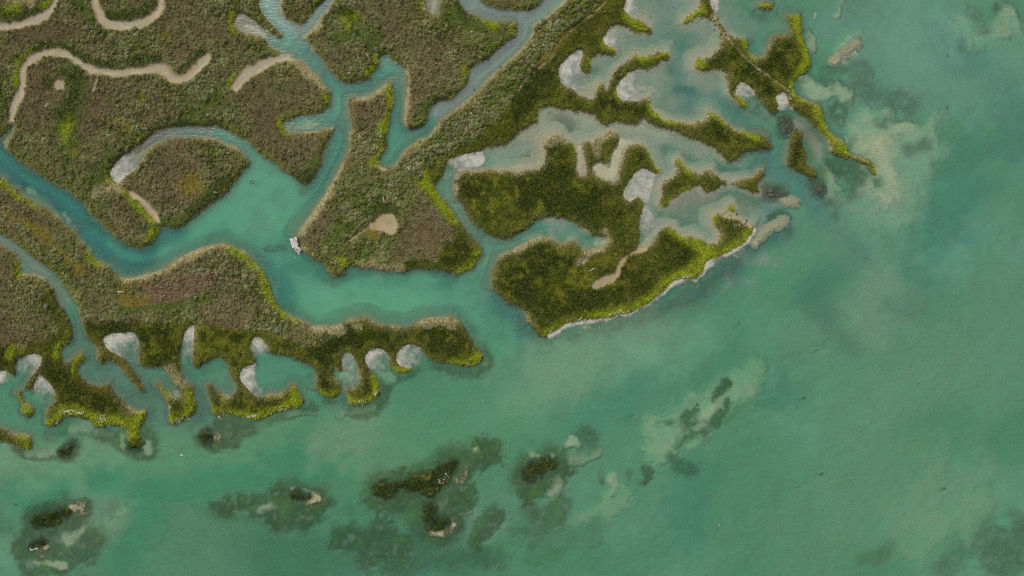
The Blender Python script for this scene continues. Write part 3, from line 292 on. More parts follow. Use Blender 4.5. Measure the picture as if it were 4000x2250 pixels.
(0.3,0,.5,22,50,"B3 870,960 875,1100 860,1350"),(0.3,0,.5,60,50,"B3 800,900 960,900"),
(0.4,.85,0,70,60,"B3 1400,880 1550,880 1650,820"),(0.25,0,.8,35,35,"B3 1690,830"),(0.35,0,.4,70,60,"B3 1260,830 1320,900"),
(0.35,.85,0,80,70,"B3 1800,780 2000,820 2150,840 2290,780 2330,700 2300,600"),(0.3,.3,.5,25,25,"B3 2320,680 2300,760"),
(0.6,.6,0,80,80,"B3 1900,250 2100,330 2200,450"),(0.45,.7,0,50,50,"B3 1150,330 1400,360 1520,370"),
(0.6,.5,0,60,70,"B2 700,1340 800,1370 900,1310"),(0.6,.7,0,50,50,"B2 150,1060 60,1080 250,1050"),(0.7,.6,0,60,70,"B2 30,1250 120,1350 B3 180,60"),
(0.5,.75,0,50,50,"A2 200,430 330,540 420,620 520,640 620,740 700,830"),(0.35,.0,.6,32,30,"A2 280,470 340,510"),(0.3,.0,.6,25,25,"A2 620,700 700,810 410,610"),
(0.5,.7,0,45,50,"A2 1150,990 1250,1030 1450,1040 1550,980"),(0.6,.6,0,60,60,"A2 2280,1000 2420,1040 2540,1140"),
(0.8,.5,0,60,70,"B1 1150,780 1200,800 1100,820"),(0.6,.5,0,40,50,"B1 780,1290 820,1270"),(0.6,.5,0,40,50,"B2 480,420 560,430 470,480"),(0.9,.0,.4,60,70,"B2 240,520 300,590"),
(0.5,.9,0,80,80,"D1 2150,480 2250,450 2000,450"),(0.35,.9,.0,70,60,"D1 2330,80 2350,170"),(0.35,.9,.0,55,50,"D1 2430,60 2460,180"),(0.35,.9,0,45,50,"D1 2530,150 2500,300 2480,380"),(0.35,0,.95,120,110,"D1 2400,300 2300,350 2450,100 2560,330"),(0.5,0,.8,180,150,"D1 2200,380 2400,430 2030,170"),(0.45,.5,.3,80,70,"D1 2150,260 2250,310 2050,90"),
(0.7,0,.4,200,200,"D1 2350,550 2500,480"),
(0.45,.75,0,260,170,"D4 2400,1150 2450,1350 2250,1250 2576,1000"),(0.5,.5,0,160,120,"D4 2000,1050 1900,1300 1700,1400 2200,950"),(0.6,.5,0,80,80,"D4 1250,1150 1220,1240 950,1310"),(0.6,0,.5,200,200,"D4 1500,1200 2100,750"),
(0.9,.3,0,110,130,"D3 680,350 750,480 900,680"),(0.9,.3,0,110,120,"D3 500,180 600,300"),(0.9,.25,0,80,100,"D3 1320,220 1700,280"),
]
# weed-grown reefs that reach the surface: (label, top height, outline)
REEF = [
("long dark seaweed reef, speckled white, breaking the surface near the bottom edge",.13,"B4 1190,560 1250,510 1350,530 1450,510 1560,460 1700,440 1800,400 1860,340 1960,290 2020,300 2010,360 1960,430 1900,520 1830,580 1790,650 1740,640 1640,600 1500,580 1400,610 1330,680 1260,670 1200,620"),
("round seaweed hummock with a pale sandy rim, just below the long reef",.12,"B4 1690,760 1760,700 1800,780 1830,860 1900,870 1950,900 1970,950 1920,990 1840,1010 1760,1000 1700,940 1680,860"),
("olive seaweed reef with a frayed sandy edge, right of the long reef",.10,"C4 90,440 140,360 210,320 300,290 380,280 440,290 460,340 410,370 360,400 320,440 260,470 200,510 130,500"),
("small dark seaweed reef with a bright sand crescent, left of the long reef",.10,"B4 340,610 420,610 500,640 560,660 540,690 470,720 400,680 330,650"),
("oval dark seaweed reef near the lower left corner",.11,"A4 310,900 350,840 440,830 540,810 640,780 720,800 700,850 620,880 560,940 480,970 380,970 310,950"),
("darkest seaweed clump beside a driftwood branch in the lower left corner",.11,"A4 270,1150 320,1110 400,1080 470,1090 470,1130 400,1180 330,1200 280,1190"),
("black-green seaweed knoll hanging off the lime shore's lower corner",.12,"A4 1290,90 1330,60 1390,70 1420,110 1400,170 1360,200 1300,180 1275,130"),
("dark seaweed knoll with a sandy side in front of the scalloped shore",.11,"A4 2010,60 2050,30 2090,0 2110,40 2140,70 2140,110 2090,130 2030,110"),
("thin curved seaweed bar trailing from the islet at the left edge",.09,"A4 590,210 640,180 690,150 720,110 740,130 720,180 700,215 640,240 600,240"),
("grey stony seaweed bank above the thin dark islet",.10,"D1 150,1200 190,1180 230,1230 260,1290 250,1340 210,1370 170,1340 140,1270"),
("rough seaweed bank at the end of the grass hummock chain",.10,"D2 0,450 50,440 100,450 150,480 170,510 100,520 0,520 C2 2560,510 2545,470"),
("ragged seaweed rocks trailing from the tip of the thin dark islet",.09,"D2 480,350 530,390 560,440 580,480 550,500 510,470 480,420 460,370"),
]
SANDCAP = [ # sand lying bare or barely awash on the shoals
("creamy sand crescent beside the small dark seaweed reef","B4 480,740 500,710 550,690 570,650 600,650 622,680 600,710 550,720 510,745"),
("sand patch at the upper end of the oval seaweed reef","A4 690,760 740,740 850,720 860,760 830,800 850,830 800,800 740,830 715,790"),
("sand patch under the darkest seaweed clump","A4 350,1240 390,1190 440,1150 500,1150 490,1190 440,1220 420,1250"),
("curved sand rim around the seaweed hummock","B4 1760,1010 1850,1025 1920,985 1970,950 1990,890 2005,940 1960,1000 1890,1050 1850,1040"),
("small sand tongue in front of the scalloped shore","A4 2150,80 2170,40 2200,50 2215,80 2180,110 2155,110"),
("pale sand islet at the mouth of the shallow creek","D2 150,580 200,550 290,555 300,590 240,600 190,590"),
("ragged sand patch off the shell bank tip","C2 2440,1010 2480,950 2520,880 D2 10,840 80,780 140,755 195,765 205,795 140,815 60,840 0,875 C2 2510,960"),
("narrow sand finger lying beside the long seaweed reef","B4 2050,500 2075,420 2110,360 2135,340 2110,420 2080,490"),
("sand bar lying aslant in open water","D1 640,610 690,560 760,500 840,440 890,400 920,420 900,460 820,520 750,570 690,615"),
]
SNAG = [("dark snag jutting from open water, with a short crown","D3 365,1108",.9,-40),("dark lone snag with a straight tail in the lower right water","D4 545,424",.9,-30),("smaller dark snag with a faint tail, right of the lone one","D4 1780,574",.8,-25),
("tiny dark snag beside the weed patch","C4 1020,650",.5,-20),("dark snag by the left edge","A4 140,735",.7,15),("little dark stake below the scalloped lobes","B3 793,1300",.35,50),
("dark stick standing in the grey creek near the top","B1 2457,660",.5,60),("dark stick standing in the grey creek bend","B1 2192,892",.6,70),("dark snag in the upper right water","D1 1820,552",.45,70),("dark snag leaning in the right-hand water","D1 1816,1078",.6,120),
("thin dark twig beside the sandy shoal","C3 1865,1175",.9,-40),("tiny dark float of weed in the right-hand water","D3 1525,963",.25,-20)]
STICK = [("white forked driftwood branch lying in the left scrub","A1 483,1062",.95,55),("white bleached pole lying on the triangular island","B2 1286,565",.95,-80),("pale forked branch on the darkest seaweed clump","A4 335,1188",1.7,15),
("short white plank on the mud beside the masonry ruin","B2 497,1050",.5,-85),("pale stick on the shore below the masonry ruin","B2 583,1120",.6,-60),("thin pale stick on the dark grass island","C2 800,1268",1.3,-155),
("white driftwood piece in the upper scrub","A1 680,215",.45,20),("white twig in the scrub of the top island","B1 1748,500",.4,60),("white twig on the lobe of the top island","B1 945,742",.5,10),("white twig by the lower ridge scrub","B1 2172,1155",.7,-55),
("cream log end on the hooked island's track","D1 218,880",.55,50),("cream log on the hooked island above the foam wedge","D1 225,997",.5,20),("pale driftwood on the oval island's shore","A2 2180,490",.6,-15),("white driftwood strip on the left bank marsh","A3 1230,42",1.4,-5),
("white driftwood piece at the small hollow of the top island","B1 1130,570",.8,-70),("pale stick on the ridge's lime grass","C1 935,122",.3,10)]
FLOAT = [("small white float drifting in front of the scalloped shore","A4 1820,242",.42,-10),("tiny white float in the lower middle water","C4 2095,950",.3,-30),("white scrap afloat below the white foam lip","C3 683,450",.25,10),("small pale scrap afloat off the last lobe","B3 2282,1136",.2,5)]

SILT = [ # cloudiness of the water: (colour, strength, width, softness, points)
((.016,.110,.115),.85,150,170,"A2 -600,150 0,200 300,380 600,570 780,760"),((.020,.135,.125),.75,130,170,"A2 780,760 950,1000 1150,1230 1400,1230"),((.020,.140,.115),.7,90,140,"A2 -300,60 60,90 400,330 800,600 1100,900 1350,1050 1550,1000 1750,870"),
((.025,.150,.115),.65,110,150,"A2 2200,950 2500,1080 B2 100,1200 250,1350 B3 300,180"),((.025,.150,.115),.6,140,160,"B2 100,1050 300,1050 600,1250 800,1370 1000,1300 1400,1330 1900,1350"),((.03,.160,.130),.6,110,130,"B1 480,430 700,650 850,830 1100,830 1200,790"),
((.03,.165,.13),.55,80,120,"B1 800,1250 800,1400 B2 720,200 560,450"),((.035,.16,.14),.5,80,110,"B1 1370,950 1400,1150 1550,1320 1700,1300"),((.04,.17,.15),.5,70,100,"B1 330,230 450,300 560,180"),
((.075,.30,.18),.4,420,260,"B2 150,250 250,600 150,900 A2 2300,700"),((.10,.33,.20),.45,300,220,"B3 700,150 1200,150 1600,130"),
((.16,.30,.26),.8,150,140,"B1 2050,-100 2250,70 2450,150 C1 50,130 350,120 400,-50"),((.16,.29,.26),.8,150,140,"B1 1900,1080 2200,830 2500,550 C1 0,400 150,250"),((.14,.27,.24),.7,120,120,"B1 470,300 640,140 740,0 350,280 200,0"),((.22,.25,.165),.95,120,90,"A1 2400,220 B1 40,280"),
((.16,.23,.18),.85,110,100,"A2 1250,250 1430,60 A1 1650,1370"),((.12,.20,.17),.7,90,100,"A1 1650,1370 1850,1320 2050,1320"),((.15,.25,.19),.7,120,120,"A2 -300,850 100,1020 300,1230 500,1380 A3 620,100"),((.070,.165,.140),.7,300,250,"A3 800,500 900,850 1300,950 1500,1250 1950,1050 2000,1400"),
((.10,.25,.18),.6,500,300,"B2 1900,300 2000,500 2300,950 2450,1080"),
((.045,.165,.135),.8,150,160,"C3 -50,200 130,350 180,620 350,640"),((.05,.17,.14),.75,180,220,"C3 700,420 1200,320 1700,150 C2 2150,1250 2450,1000 D2 0,900 150,850"),((.05,.185,.15),.6,130,160,"D2 100,250 300,420 600,650 800,900 1000,1100"),
((.05,.19,.135),.35,300,350,"C3 900,1000 600,1250 1700,950 2200,600"),((.12,.30,.19),.6,420,350,"C3 200,950 500,750 1000,560 1600,450"),((.045,.19,.145),.4,350,350,"D2 2000,200 1900,600 1700,1000 1500,1300"),((.05,.185,.135),.6,250,250,"D3 250,900 100,1200 600,300 500,100"),
((.05,.19,.135),.4,250,280,"C4 1800,500 1750,900 1550,1250 1000,1350"),((.115,.27,.17),.5,450,350,"D3 900,300 1200,200 500,600"),((.10,.25,.155),.5,700,450,"D3 1800,800 1000,1100 D4 1000,600 600,1000"),((.105,.27,.185),.5,500,350,"D3 2400,200 2500,900"),
((.125,.31,.235),.55,700,450,"D1 1100,200 1600,500 1200,600 2300,650"),((.055,.19,.165),.45,250,250,"D1 1900,500 2200,620 2500,1100 D2 2500,100"),((.07,.21,.175),.35,220,200,"D1 900,60 1150,80 1100,950 1400,1060"),
((.035,.20,.12),.6,300,300,"A4 200,550 700,500 1300,430 2000,430 2500,350 B4 200,200 700,280"),((.14,.29,.17),.6,220,220,"A4 30,330 300,340 700,300 1000,200"),((.11,.27,.15),.5,300,280,"A4 1450,300 1900,150 2400,150 B3 200,1400"),((.035,.19,.12),.55,220,230,"A4 1550,650 1450,950 1300,1300"),
((.09,.24,.145),.5,420,300,"A4 1900,1150 2400,1250 1700,1350"),((.035,.15,.11),.5,450,300,"B4 1000,1200 1600,1200 2300,1350 200,1250"),((.11,.26,.145),.5,350,280,"B4 1100,60 800,20 1300,250"),((.085,.235,.155),.5,250,250,"B4 2350,700 2200,900"),
]

BED += [
(.20,.9,0,230,120,"B4 1250,620 1500,560 1800,500 2050,300 2280,200"),(.20,.9,0,260,120,"B4 1750,650 1800,850 1850,950 1950,850 2050,600"),(.22,.85,0,150,90,"B4 1250,720 1450,720"),(.16,0,.7,50,45,"B4 2050,230 2150,200 2210,190"),(.14,.2,.7,50,50,"B4 1880,690 1830,780"),
(.24,.85,0,150,80,"B4 2400,850 2330,980 2200,1120"),(.28,.8,0,230,120,"B4 900,1080 1100,1060 1350,1120 1400,1250 1150,1250"),(.18,.4,.5,40,40,"B4 1050,1110 960,1050"),
(.20,.85,0,190,90,"B4 250,660 450,680 600,740 400,780"),(.16,0,.8,45,35,"B4 320,575 420,585 500,630"),(.24,.85,0,170,100,"A4 2250,780 2450,720 2576,720 B4 0,780"),(.15,0,.8,70,50,"B4 60,800 130,770"),(.24,.9,0,190,110,"B4 200,880 400,880"),
(.18,.9,0,190,90,"A4 330,930 500,860 700,830 800,880 550,980"),(.18,.9,0,200,90,"A4 200,1170 350,1120 500,1080 600,1180 450,1280"),(.26,.8,0,200,110,"A4 600,1050 800,1000 900,1100 650,1300 350,1350"),(.2,.1,.8,60,60,"A4 860,930 800,1010 680,1090"),(.18,.1,.8,50,40,"A4 310,1310 620,1360"),
(.18,.9,0,190,90,"C4 100,470 300,420 500,330 350,520 150,580"),(.15,.1,.9,40,40,"C4 200,240 250,270 400,270 500,210 600,100"),(.15,.2,.9,70,50,"C4 400,560 480,520 380,640"),(.2,.3,.6,50,50,"C4 620,290"),
]

CREAM = [("D2 1130,90 1190,200 1230,320 1190,430",150,200,1),("D2 1000,60 1150,70 1250,40",60,120,.9),("D2 880,10 1000,40",60,90,.9),("D1 950,1400 1150,1380",130,160,.8),("D1 1280,1290 1450,1285",60,90,.9),("D1 400,780 480,900 620,930",40,70,.8),("D1 720,880 770,930",50,60,.8),
("D1 650,600 780,520 890,420",60,90,.9),("C3 2100,1140 2000,1250 1900,1330",35,60,.9),("C4 200,240 330,275 430,250 500,190",18,30,.9),("C4 600,120 660,140",25,35,.9),
("B4 330,575 450,590 520,620",18,25,.8),("C3 740,400 780,400",20,30,.8),("C3 1860,1420 1930,1370",22,25,.8),("C2 2440,1050 2500,950",12,20,.8),("A4 1460,140 1480,200",25,35,.9),("D1 2380,300 2330,330 2450,350",50,90,.9)]

SILT += [((.22,.25,.16),.9,90,60,"B1 1770,-200 1770,110"),
((.07,.215,.185),.6,90,150,"C1 1500,20 1620,180 1680,420 1650,680 1700,900 1900,1000 2100,1100 2350,1230 2560,1360 D2 60,150 160,300 350,430 600,700"),((.03,.12,.115),.6,45,70,"C1 1600,720"),((.03,.12,.115),.6,35,70,"C1 1680,870 1800,900"),((.04,.14,.125),.55,70,120,"C1 1480,1080 1600,1130 1750,1120"),((.04,.15,.14),.5,80,120,"C1 1800,380 1900,400"),
((.05,.185,.165),.7,80,110,"C2 1550,80 1900,230 2150,270 2400,260 2576,130"),((.06,.19,.165),.65,70,120,"C2 1450,600 1500,740 1800,800 1950,900"),((.06,.195,.17),.65,70,120,"C2 1700,700 2000,560 2250,500 2450,560 2576,640"),
((.05,.185,.165),.6,70,120,"C1 2250,900 2150,1000 2300,1130"),((.07,.21,.18),.45,120,150,"C1 2250,130 2400,250 2540,200"),((.09,.22,.19),.6,60,80,"C1 1200,400 1400,380 1600,300"),((.09,.22,.19),.6,60,80,"C1 850,640 1000,620 1200,520"),
((.23,.29,.215),.5,130,130,"C1 330,1130 600,1170 800,1220 1000,1290 1300,1300"),((.26,.28,.20),.7,60,70,"C2 690,50 690,270"),((.26,.27,.19),.6,80,60,"C2 870,250 950,310 1040,280 1100,80"),((.24,.29,.22),.7,110,110,"C1 150,1390 350,1290 C2 250,60 330,40 200,180"),
((.23,.29,.22),.6,110,110,"C2 1650,580 1850,440 1950,520"),((.23,.28,.22),.6,60,80,"D1 330,1230 420,1330 500,1448 D2 500,100"),((.22,.29,.24),.6,100,100,"C1 650,850 800,900"),
((.12,.33,.25),.6,420,350,"D1 1250,250 1500,450 1800,300"),((.155,.33,.24),.6,300,300,"D2 1350,200 1500,60 1250,560 1100,650"),((.14,.32,.22),.5,350,300,"D2 900,900 1100,1200"),((.15,.30,.20),.55,300,300,"D3 1200,200 1000,350"),((.15,.31,.21),.55,330,300,"C3 400,850 900,620 1300,480"),((.15,.30,.20),.5,400,350,"D4 1500,900 2000,600"),
((.045,.18,.15),.3,160,220,"D2 1850,300 1950,550 1800,900"),((.045,.18,.145),.3,140,200,"D2 850,950 950,1150 D3 450,0 600,200 700,420 850,620"),((.045,.18,.145),.3,120,200,"D3 1300,230 1450,180"),((.045,.18,.145),.3,140,200,"C3 1300,950 1150,1150 850,1300"),((.04,.175,.14),.28,140,200,"C4 1850,350 1780,700 1800,1000"),
((.15,.28,.19),.5,250,250,"B4 850,80 1000,30 700,150"),((.14,.27,.18),.55,200,200,"A4 850,800 1150,800 1000,950"),]
# ================================================================= helpers
C = bpy.context.scene.collection
RNG = np.random.default_rng(11)
PX = 0.05                                   # metres per photo point
GROUND_Z = 0.40                             # level the outlines were surveyed at
S = 0.125                                   # fine survey grid
X0, Y0 = -122.0, -78.0
NX, NY = int(244 / S) + 1, int(156 / S) + 1
xs = X0 + np.arange(NX) * S
ys = Y0 + np.arange(NY) * S

def pts(text):
    ox = oy = 0.0
    out = []
    for tok in text.split():
        if tok[0] in "ABCD":
            ox = "ABCD".index(tok[0]) * 1000.0
            oy = (int(tok[1]) - 1) * 562.0
        else:
            a, b = tok.split(",")
            out.append(((ox + float(a) / 2.576 - 2000) * PX, (1125 - oy - float(b) / 2.576) * PX))
    return np.array(out)

U = PX / 2.576                              # metres per map-square point

def chaikin(p, closed=True, n=2):
    for _ in range(n):
        q = np.roll(p, -1, 0) if closed else p[1:]
        a = p if closed else p[:-1]
        r = np.empty((len(a) * 2, 2))
        r[0::2] = a * .75 + q * .25
        r[1::2] = a * .25 + q * .75
        p = r if closed else np.vstack([p[:1], r, p[-1:]])
    return p

def fill(p, s=S, nx=NX, ny=NY):
    a, b = p, np.roll(p, -1, 0)
    cnt = np.zeros((ny, nx + 1), np.int32)
    fy0, fy1 = (a[:, 1] - Y0) / s, (b[:, 1] - Y0) / s
    for i in range(len(a)):
        lo, hi = sorted((fy0[i], fy1[i]))
        r0, r1 = max(0, math.ceil(lo)), min(ny - 1, math.ceil(hi) - 1)
        if r1 < r0: continue
        rows = np.arange(r0, r1 + 1)
        t = (rows - fy0[i]) / (fy1[i] - fy0[i])
        x = (a[i, 0] + t * (b[i, 0] - a[i, 0]) - X0) / s
        np.add.at(cnt, (rows, np.clip(np.ceil(x), 0, nx).astype(int)), 1)
    return (np.cumsum(cnt, 1)[:, :nx] % 2) == 1

def dist(p, closed, R, D=None, s=S, nx=NX, ny=NY):
    if D is None: D = np.full((ny, nx), R, np.float32)
    n = len(p) if closed else len(p) - 1
    for i in range(n):
        ax, ay = p[i]; bx, by = p[(i + 1) % len(p)]
        i0 = max(0, int((min(ax, bx) - R - X0) / s)); i1 = min(nx, int((max(ax, bx) + R - X0) / s) + 2)
        j0 = max(0, int((min(ay, by) - R - Y0) / s)); j1 = min(ny, int((max(ay, by) + R - Y0) / s) + 2)
        if i1 <= i0 or j1 <= j0: continue
        gx = (X0 + np.arange(i0, i1) * s - ax)[None, :]
        gy = (Y0 + np.arange(j0, j1) * s - ay)[:, None]
        dx, dy = bx - ax, by - ay
        l2 = dx * dx + dy * dy + 1e-9
        t = np.clip((gx * dx + gy * dy) / l2, 0, 1)
        d = np.sqrt((gx - t * dx) ** 2 + (gy - t * dy) ** 2)
        w = D[j0:j1, i0:i1]
        np.minimum(w, d, out=w)
    return D

def sm(a, b, x):
    t = np.clip((x - a) / (b - a), 0, 1)
    return t * t * (3 - 2 * t)

def lattice(scale, seed, s=S, nx=NX, ny=NY):
    r = np.random.default_rng(seed)
    cx, cy = int(nx * s / scale) + 4, int(ny * s / scale) + 4
    g = r.random((cy, cx)).astype(np.float32) * 2 - 1
    fx = np.arange(nx) * s / scale + r.random(); fy = np.arange(ny) * s / scale + r.random()
    ix, iy = fx.astype(int), fy.astype(int)
    tx, ty = (fx - ix).astype(np.float32), (fy - iy).astype(np.float32)
    tx = tx * tx * (3 - 2 * tx); ty = ty * ty * (3 - 2 * ty)
    rows = g[:, ix] * (1 - tx) + g[:, ix + 1] * tx
    return rows[iy] * (1 - ty)[:, None] + rows[iy + 1] * ty[:, None]

def fbm(scale, seed, octaves=4, gain=.55, **k):
    out, amp, tot = 0, 1.0, 0.0
    for o in range(octaves):
        out = out + amp * lattice(scale / 2 ** o, seed * 17 + o, **k)
        tot += amp; amp *= gain
    return out / tot * 1.7

def samp(F, x, y, s=S):
    i = np.clip(np.rint((x - X0) / s).astype(int), 0, F.shape[1] - 1)
    j = np.clip(np.rint((y - Y0) / s).astype(int), 0, F.shape[0] - 1)
    return F[j, i]

def link(name, me, mat=None, parent=None):
    o = bpy.data.objects.new(name, me)
    C.objects.link(o)
    if mat and me is not None and not me.materials: me.materials.append(mat)
    if parent: o.parent = parent
    return o

def tag(o, label=None, cat=None, group=None, kind=None):
    if label: o["label"] = label
    if cat: o["category"] = cat
    if group: o["group"] = group
    if kind: o["kind"] = kind
    return o

def mesh_np(name, V, F, attrs=None, smooth=False):
    """V (n,3), F (m,k) all faces of one size"""
    me = bpy.data.meshes.new(name)
    n, (m, k) = len(V), F.shape
    me.vertices.add(n)
    me.vertices.foreach_set("co", np.ascontiguousarray(V, np.float32).ravel())
    me.loops.add(m * k)
    me.loops.foreach_set("vertex_index", np.ascontiguousarray(F, np.int32).ravel())
    me.polygons.add(m)
    me.polygons.foreach_set("loop_start", np.arange(0, m * k, k, dtype=np.int32))
    me.polygons.foreach_set("loop_total", np.full(m, k, np.int32))
    me.polygons.foreach_set("use_smooth", np.full(m, smooth))
    for an, A in (attrs or {}).items():
        if A.ndim == 2:
            at = me.attributes.new(an, "FLOAT_COLOR", "POINT")
            c = np.ones((n, 4), np.float32); c[:, :3] = A
            at.data.foreach_set("color", c.ravel())
        else:
            at = me.attributes.new(an, "FLOAT", "POINT")
            at.data.foreach_set("value", np.ascontiguousarray(A, np.float32))
    me.update()
    return me

def grid_mesh(name, cells, Z, attrs, s=S, smooth=True):
    """mesh of the marked cells of a survey grid; cells (ny-1,nx-1) bool"""
    nx = Z.shape[1]
    j, i = np.nonzero(cells)
    F = np.stack([j * nx + i, j * nx + i + 1, (j + 1) * nx + i + 1, (j + 1) * nx + i], 1)
    used, inv = np.unique(F, return_inverse=True)
    F = inv.reshape(F.shape)
    V = np.stack([X0 + (used % nx) * s, Y0 + (used // nx) * s, Z.ravel()[used]], 1)
    A = {k: (a.reshape(-1, 3)[used] if a.ndim == 3 else a.ravel()[used]) for k, a in attrs.items()}
    return mesh_np(name, V, F, A, smooth)

def cell_of(M):                              # a cell belongs when any corner does
    return M[:-1, :-1] | M[1:, :-1] | M[:-1, 1:] | M[1:, 1:]

def col(r, g, b): return np.array([r, g, b], np.float32)

def mix(A, B, t):
    t = np.asarray(t)[..., None]
    return A * (1 - t) + B * t

# ================================================================= materials
def mat_new(name):
    m = bpy.data.materials.new(name); m.use_nodes = True
    nt = m.node_tree; nt.nodes.clear()
    return m, nt, nt.nodes.new, nt.links.new

def noise_node(N, L, scale, detail=4, rough=.6, vec=None):
    n = N("ShaderNodeTexNoise"); n.inputs["Scale"].default_value = scale
    n.inputs["Detail"].default_value = detail; n.inputs["Roughness"].default_value = rough
    if vec: L(vec, n.inputs["Vector"])
    return n

def attr(N, name):
    a = N("ShaderNodeAttribute"); a.attribute_name = name; return a

def mat_ground(name, rough=.9, scale=9, amt=.35, bump=.25, spec=.2):
    m, nt, N, L = mat_new(name)
    out = N("ShaderNodeOutputMaterial"); b = N("ShaderNodeBsdfPrincipled")
    geo = N("ShaderNodeNewGeometry")
    a = attr(N, "tint")
    n = noise_node(N, L, scale, 6, .7, geo.outputs["Position"])
    r = N("ShaderNodeMapRange"); r.inputs[1].default_value = .25; r.inputs[2].default_value = .75
    r.inputs[3].default_value = 1 - amt; r.inputs[4].default_value = 1 + amt
    L(n.outputs["Fac"], r.inputs[0])
    mu = N("ShaderNodeVectorMath"); mu.operation = "SCALE"
    L(a.outputs["Color"], mu.inputs[0]); L(r.outputs[0], mu.inputs["Scale"])
    L(mu.outputs[0], b.inputs["Base Color"])
    b.inputs["Roughness"].default_value = rough; b.inputs["Specular IOR Level"].default_value = spec
    bp = N("ShaderNodeBump"); bp.inputs["Strength"].default_value = bump; bp.inputs["Distance"].default_value = .05
    L(n.outputs["Fac"], bp.inputs["Height"]); L(bp.outputs[0], b.inputs["Normal"])
    L(b.outputs[0], out.inputs[0])
    return m

def mat_leaf(name, trans=.35, gloss=.0):
    m, nt, N, L = mat_new(name)
    out = N("ShaderNodeOutputMaterial")
    a = attr(N, "tint"); d = N("ShaderNodeBsdfDiffuse"); t = N("ShaderNodeBsdfTranslucent"); mx = N("ShaderNodeMixShader")
    L(a.outputs["Color"], d.inputs[0]); L(a.outputs["Color"], t.inputs[0])
    mx.inputs[0].default_value = trans
    L(d.outputs[0], mx.inputs[1]); L(t.outputs[0], mx.inputs[2]); L(mx.outputs[0], out.inputs[0])
    return m

def mat_plain(name, c, rough=.8, amt=.3, scale=6, bump=.4):
    m, nt, N, L = mat_new(name)
    out = N("ShaderNodeOutputMaterial"); b = N("ShaderNodeBsdfPrincipled")
    tc = N("ShaderNodeTexCoord")
    n = noise_node(N, L, scale, 6, .65, tc.outputs["Object"])
    cr = N("ShaderNodeValToRGB")
    lo = [x * (1 - amt) for x in c]; hi = [min(1, x * (1 + amt)) for x in c]
    cr.color_ramp.elements[0].position = .3; cr.color_ramp.elements[1].position = .7
    cr.color_ramp.elements[0].color = (*lo, 1); cr.color_ramp.elements[1].color = (*hi, 1)
    L(n.outputs["Fac"], cr.inputs[0]); L(cr.outputs[0], b.inputs["Base Color"])
    b.inputs["Roughness"].default_value = rough
    bp = N("ShaderNodeBump"); bp.inputs["Strength"].default_value = bump; bp.inputs["Distance"].default_value = .03
    L(n.outputs["Fac"], bp.inputs["Height"]); L(bp.outputs[0], b.inputs["Normal"])
    L(b.outputs[0], out.inputs[0])
    return m

def mat_foam():
    m, nt, N, L = mat_new("foam_film")
    out = N("ShaderNodeOutputMaterial"); b = N("ShaderNodeBsdfPrincipled"); tr = N("ShaderNodeBsdfTransparent"); mx = N("ShaderNodeMixShader")
    geo = N("ShaderNodeNewGeometry")
    a = attr(N, "cover"); tint = attr(N, "tint")
    n = noise_node(N, L, .9, 7, .6, geo.outputs["Position"]); n.inputs["Distortion"].default_value = 1.6
    r = N("ShaderNodeMapRange"); r.inputs[1].default_value = .3; r.inputs[2].default_value = .7; r.inputs[3].default_value = -.20; r.inputs[4].default_value = .20
    L(n.outputs["Fac"], r.inputs[0])
    # noise eats the thin film but leaves the dense part closed
    w = N("ShaderNodeMath"); w.operation = "ADD"; L(a.outputs["Fac"], w.inputs[0]); L(r.outputs[0], w.inputs[1])
    c = N("ShaderNodeMapRange"); c.inputs[1].default_value = .04; c.inputs[2].default_value = 1.12; c.inputs[3].default_value = 0; c.inputs[4].default_value = .95
    L(w.outputs[0], c.inputs[0])
    sc = N("ShaderNodeMapRange"); sc.inputs[1].default_value = .3; sc.inputs[2].default_value = .7; sc.inputs[3].default_value = .93; sc.inputs[4].default_value = 1.06
    L(n.outputs["Fac"], sc.inputs[0])
    mu = N("ShaderNodeVectorMath"); mu.operation = "SCALE"; L(tint.outputs["Color"], mu.inputs[0]); L(sc.outputs[0], mu.inputs["Scale"])
    L(mu.outputs[0], b.inputs["Base Color"]); b.inputs["Roughness"].default_value = .6
    L(c.outputs[0], mx.inputs[0]); L(tr.outputs[0], mx.inputs[1]); L(b.outputs[0], mx.inputs[2]); L(mx.outputs[0], out.inputs[0])
    return m

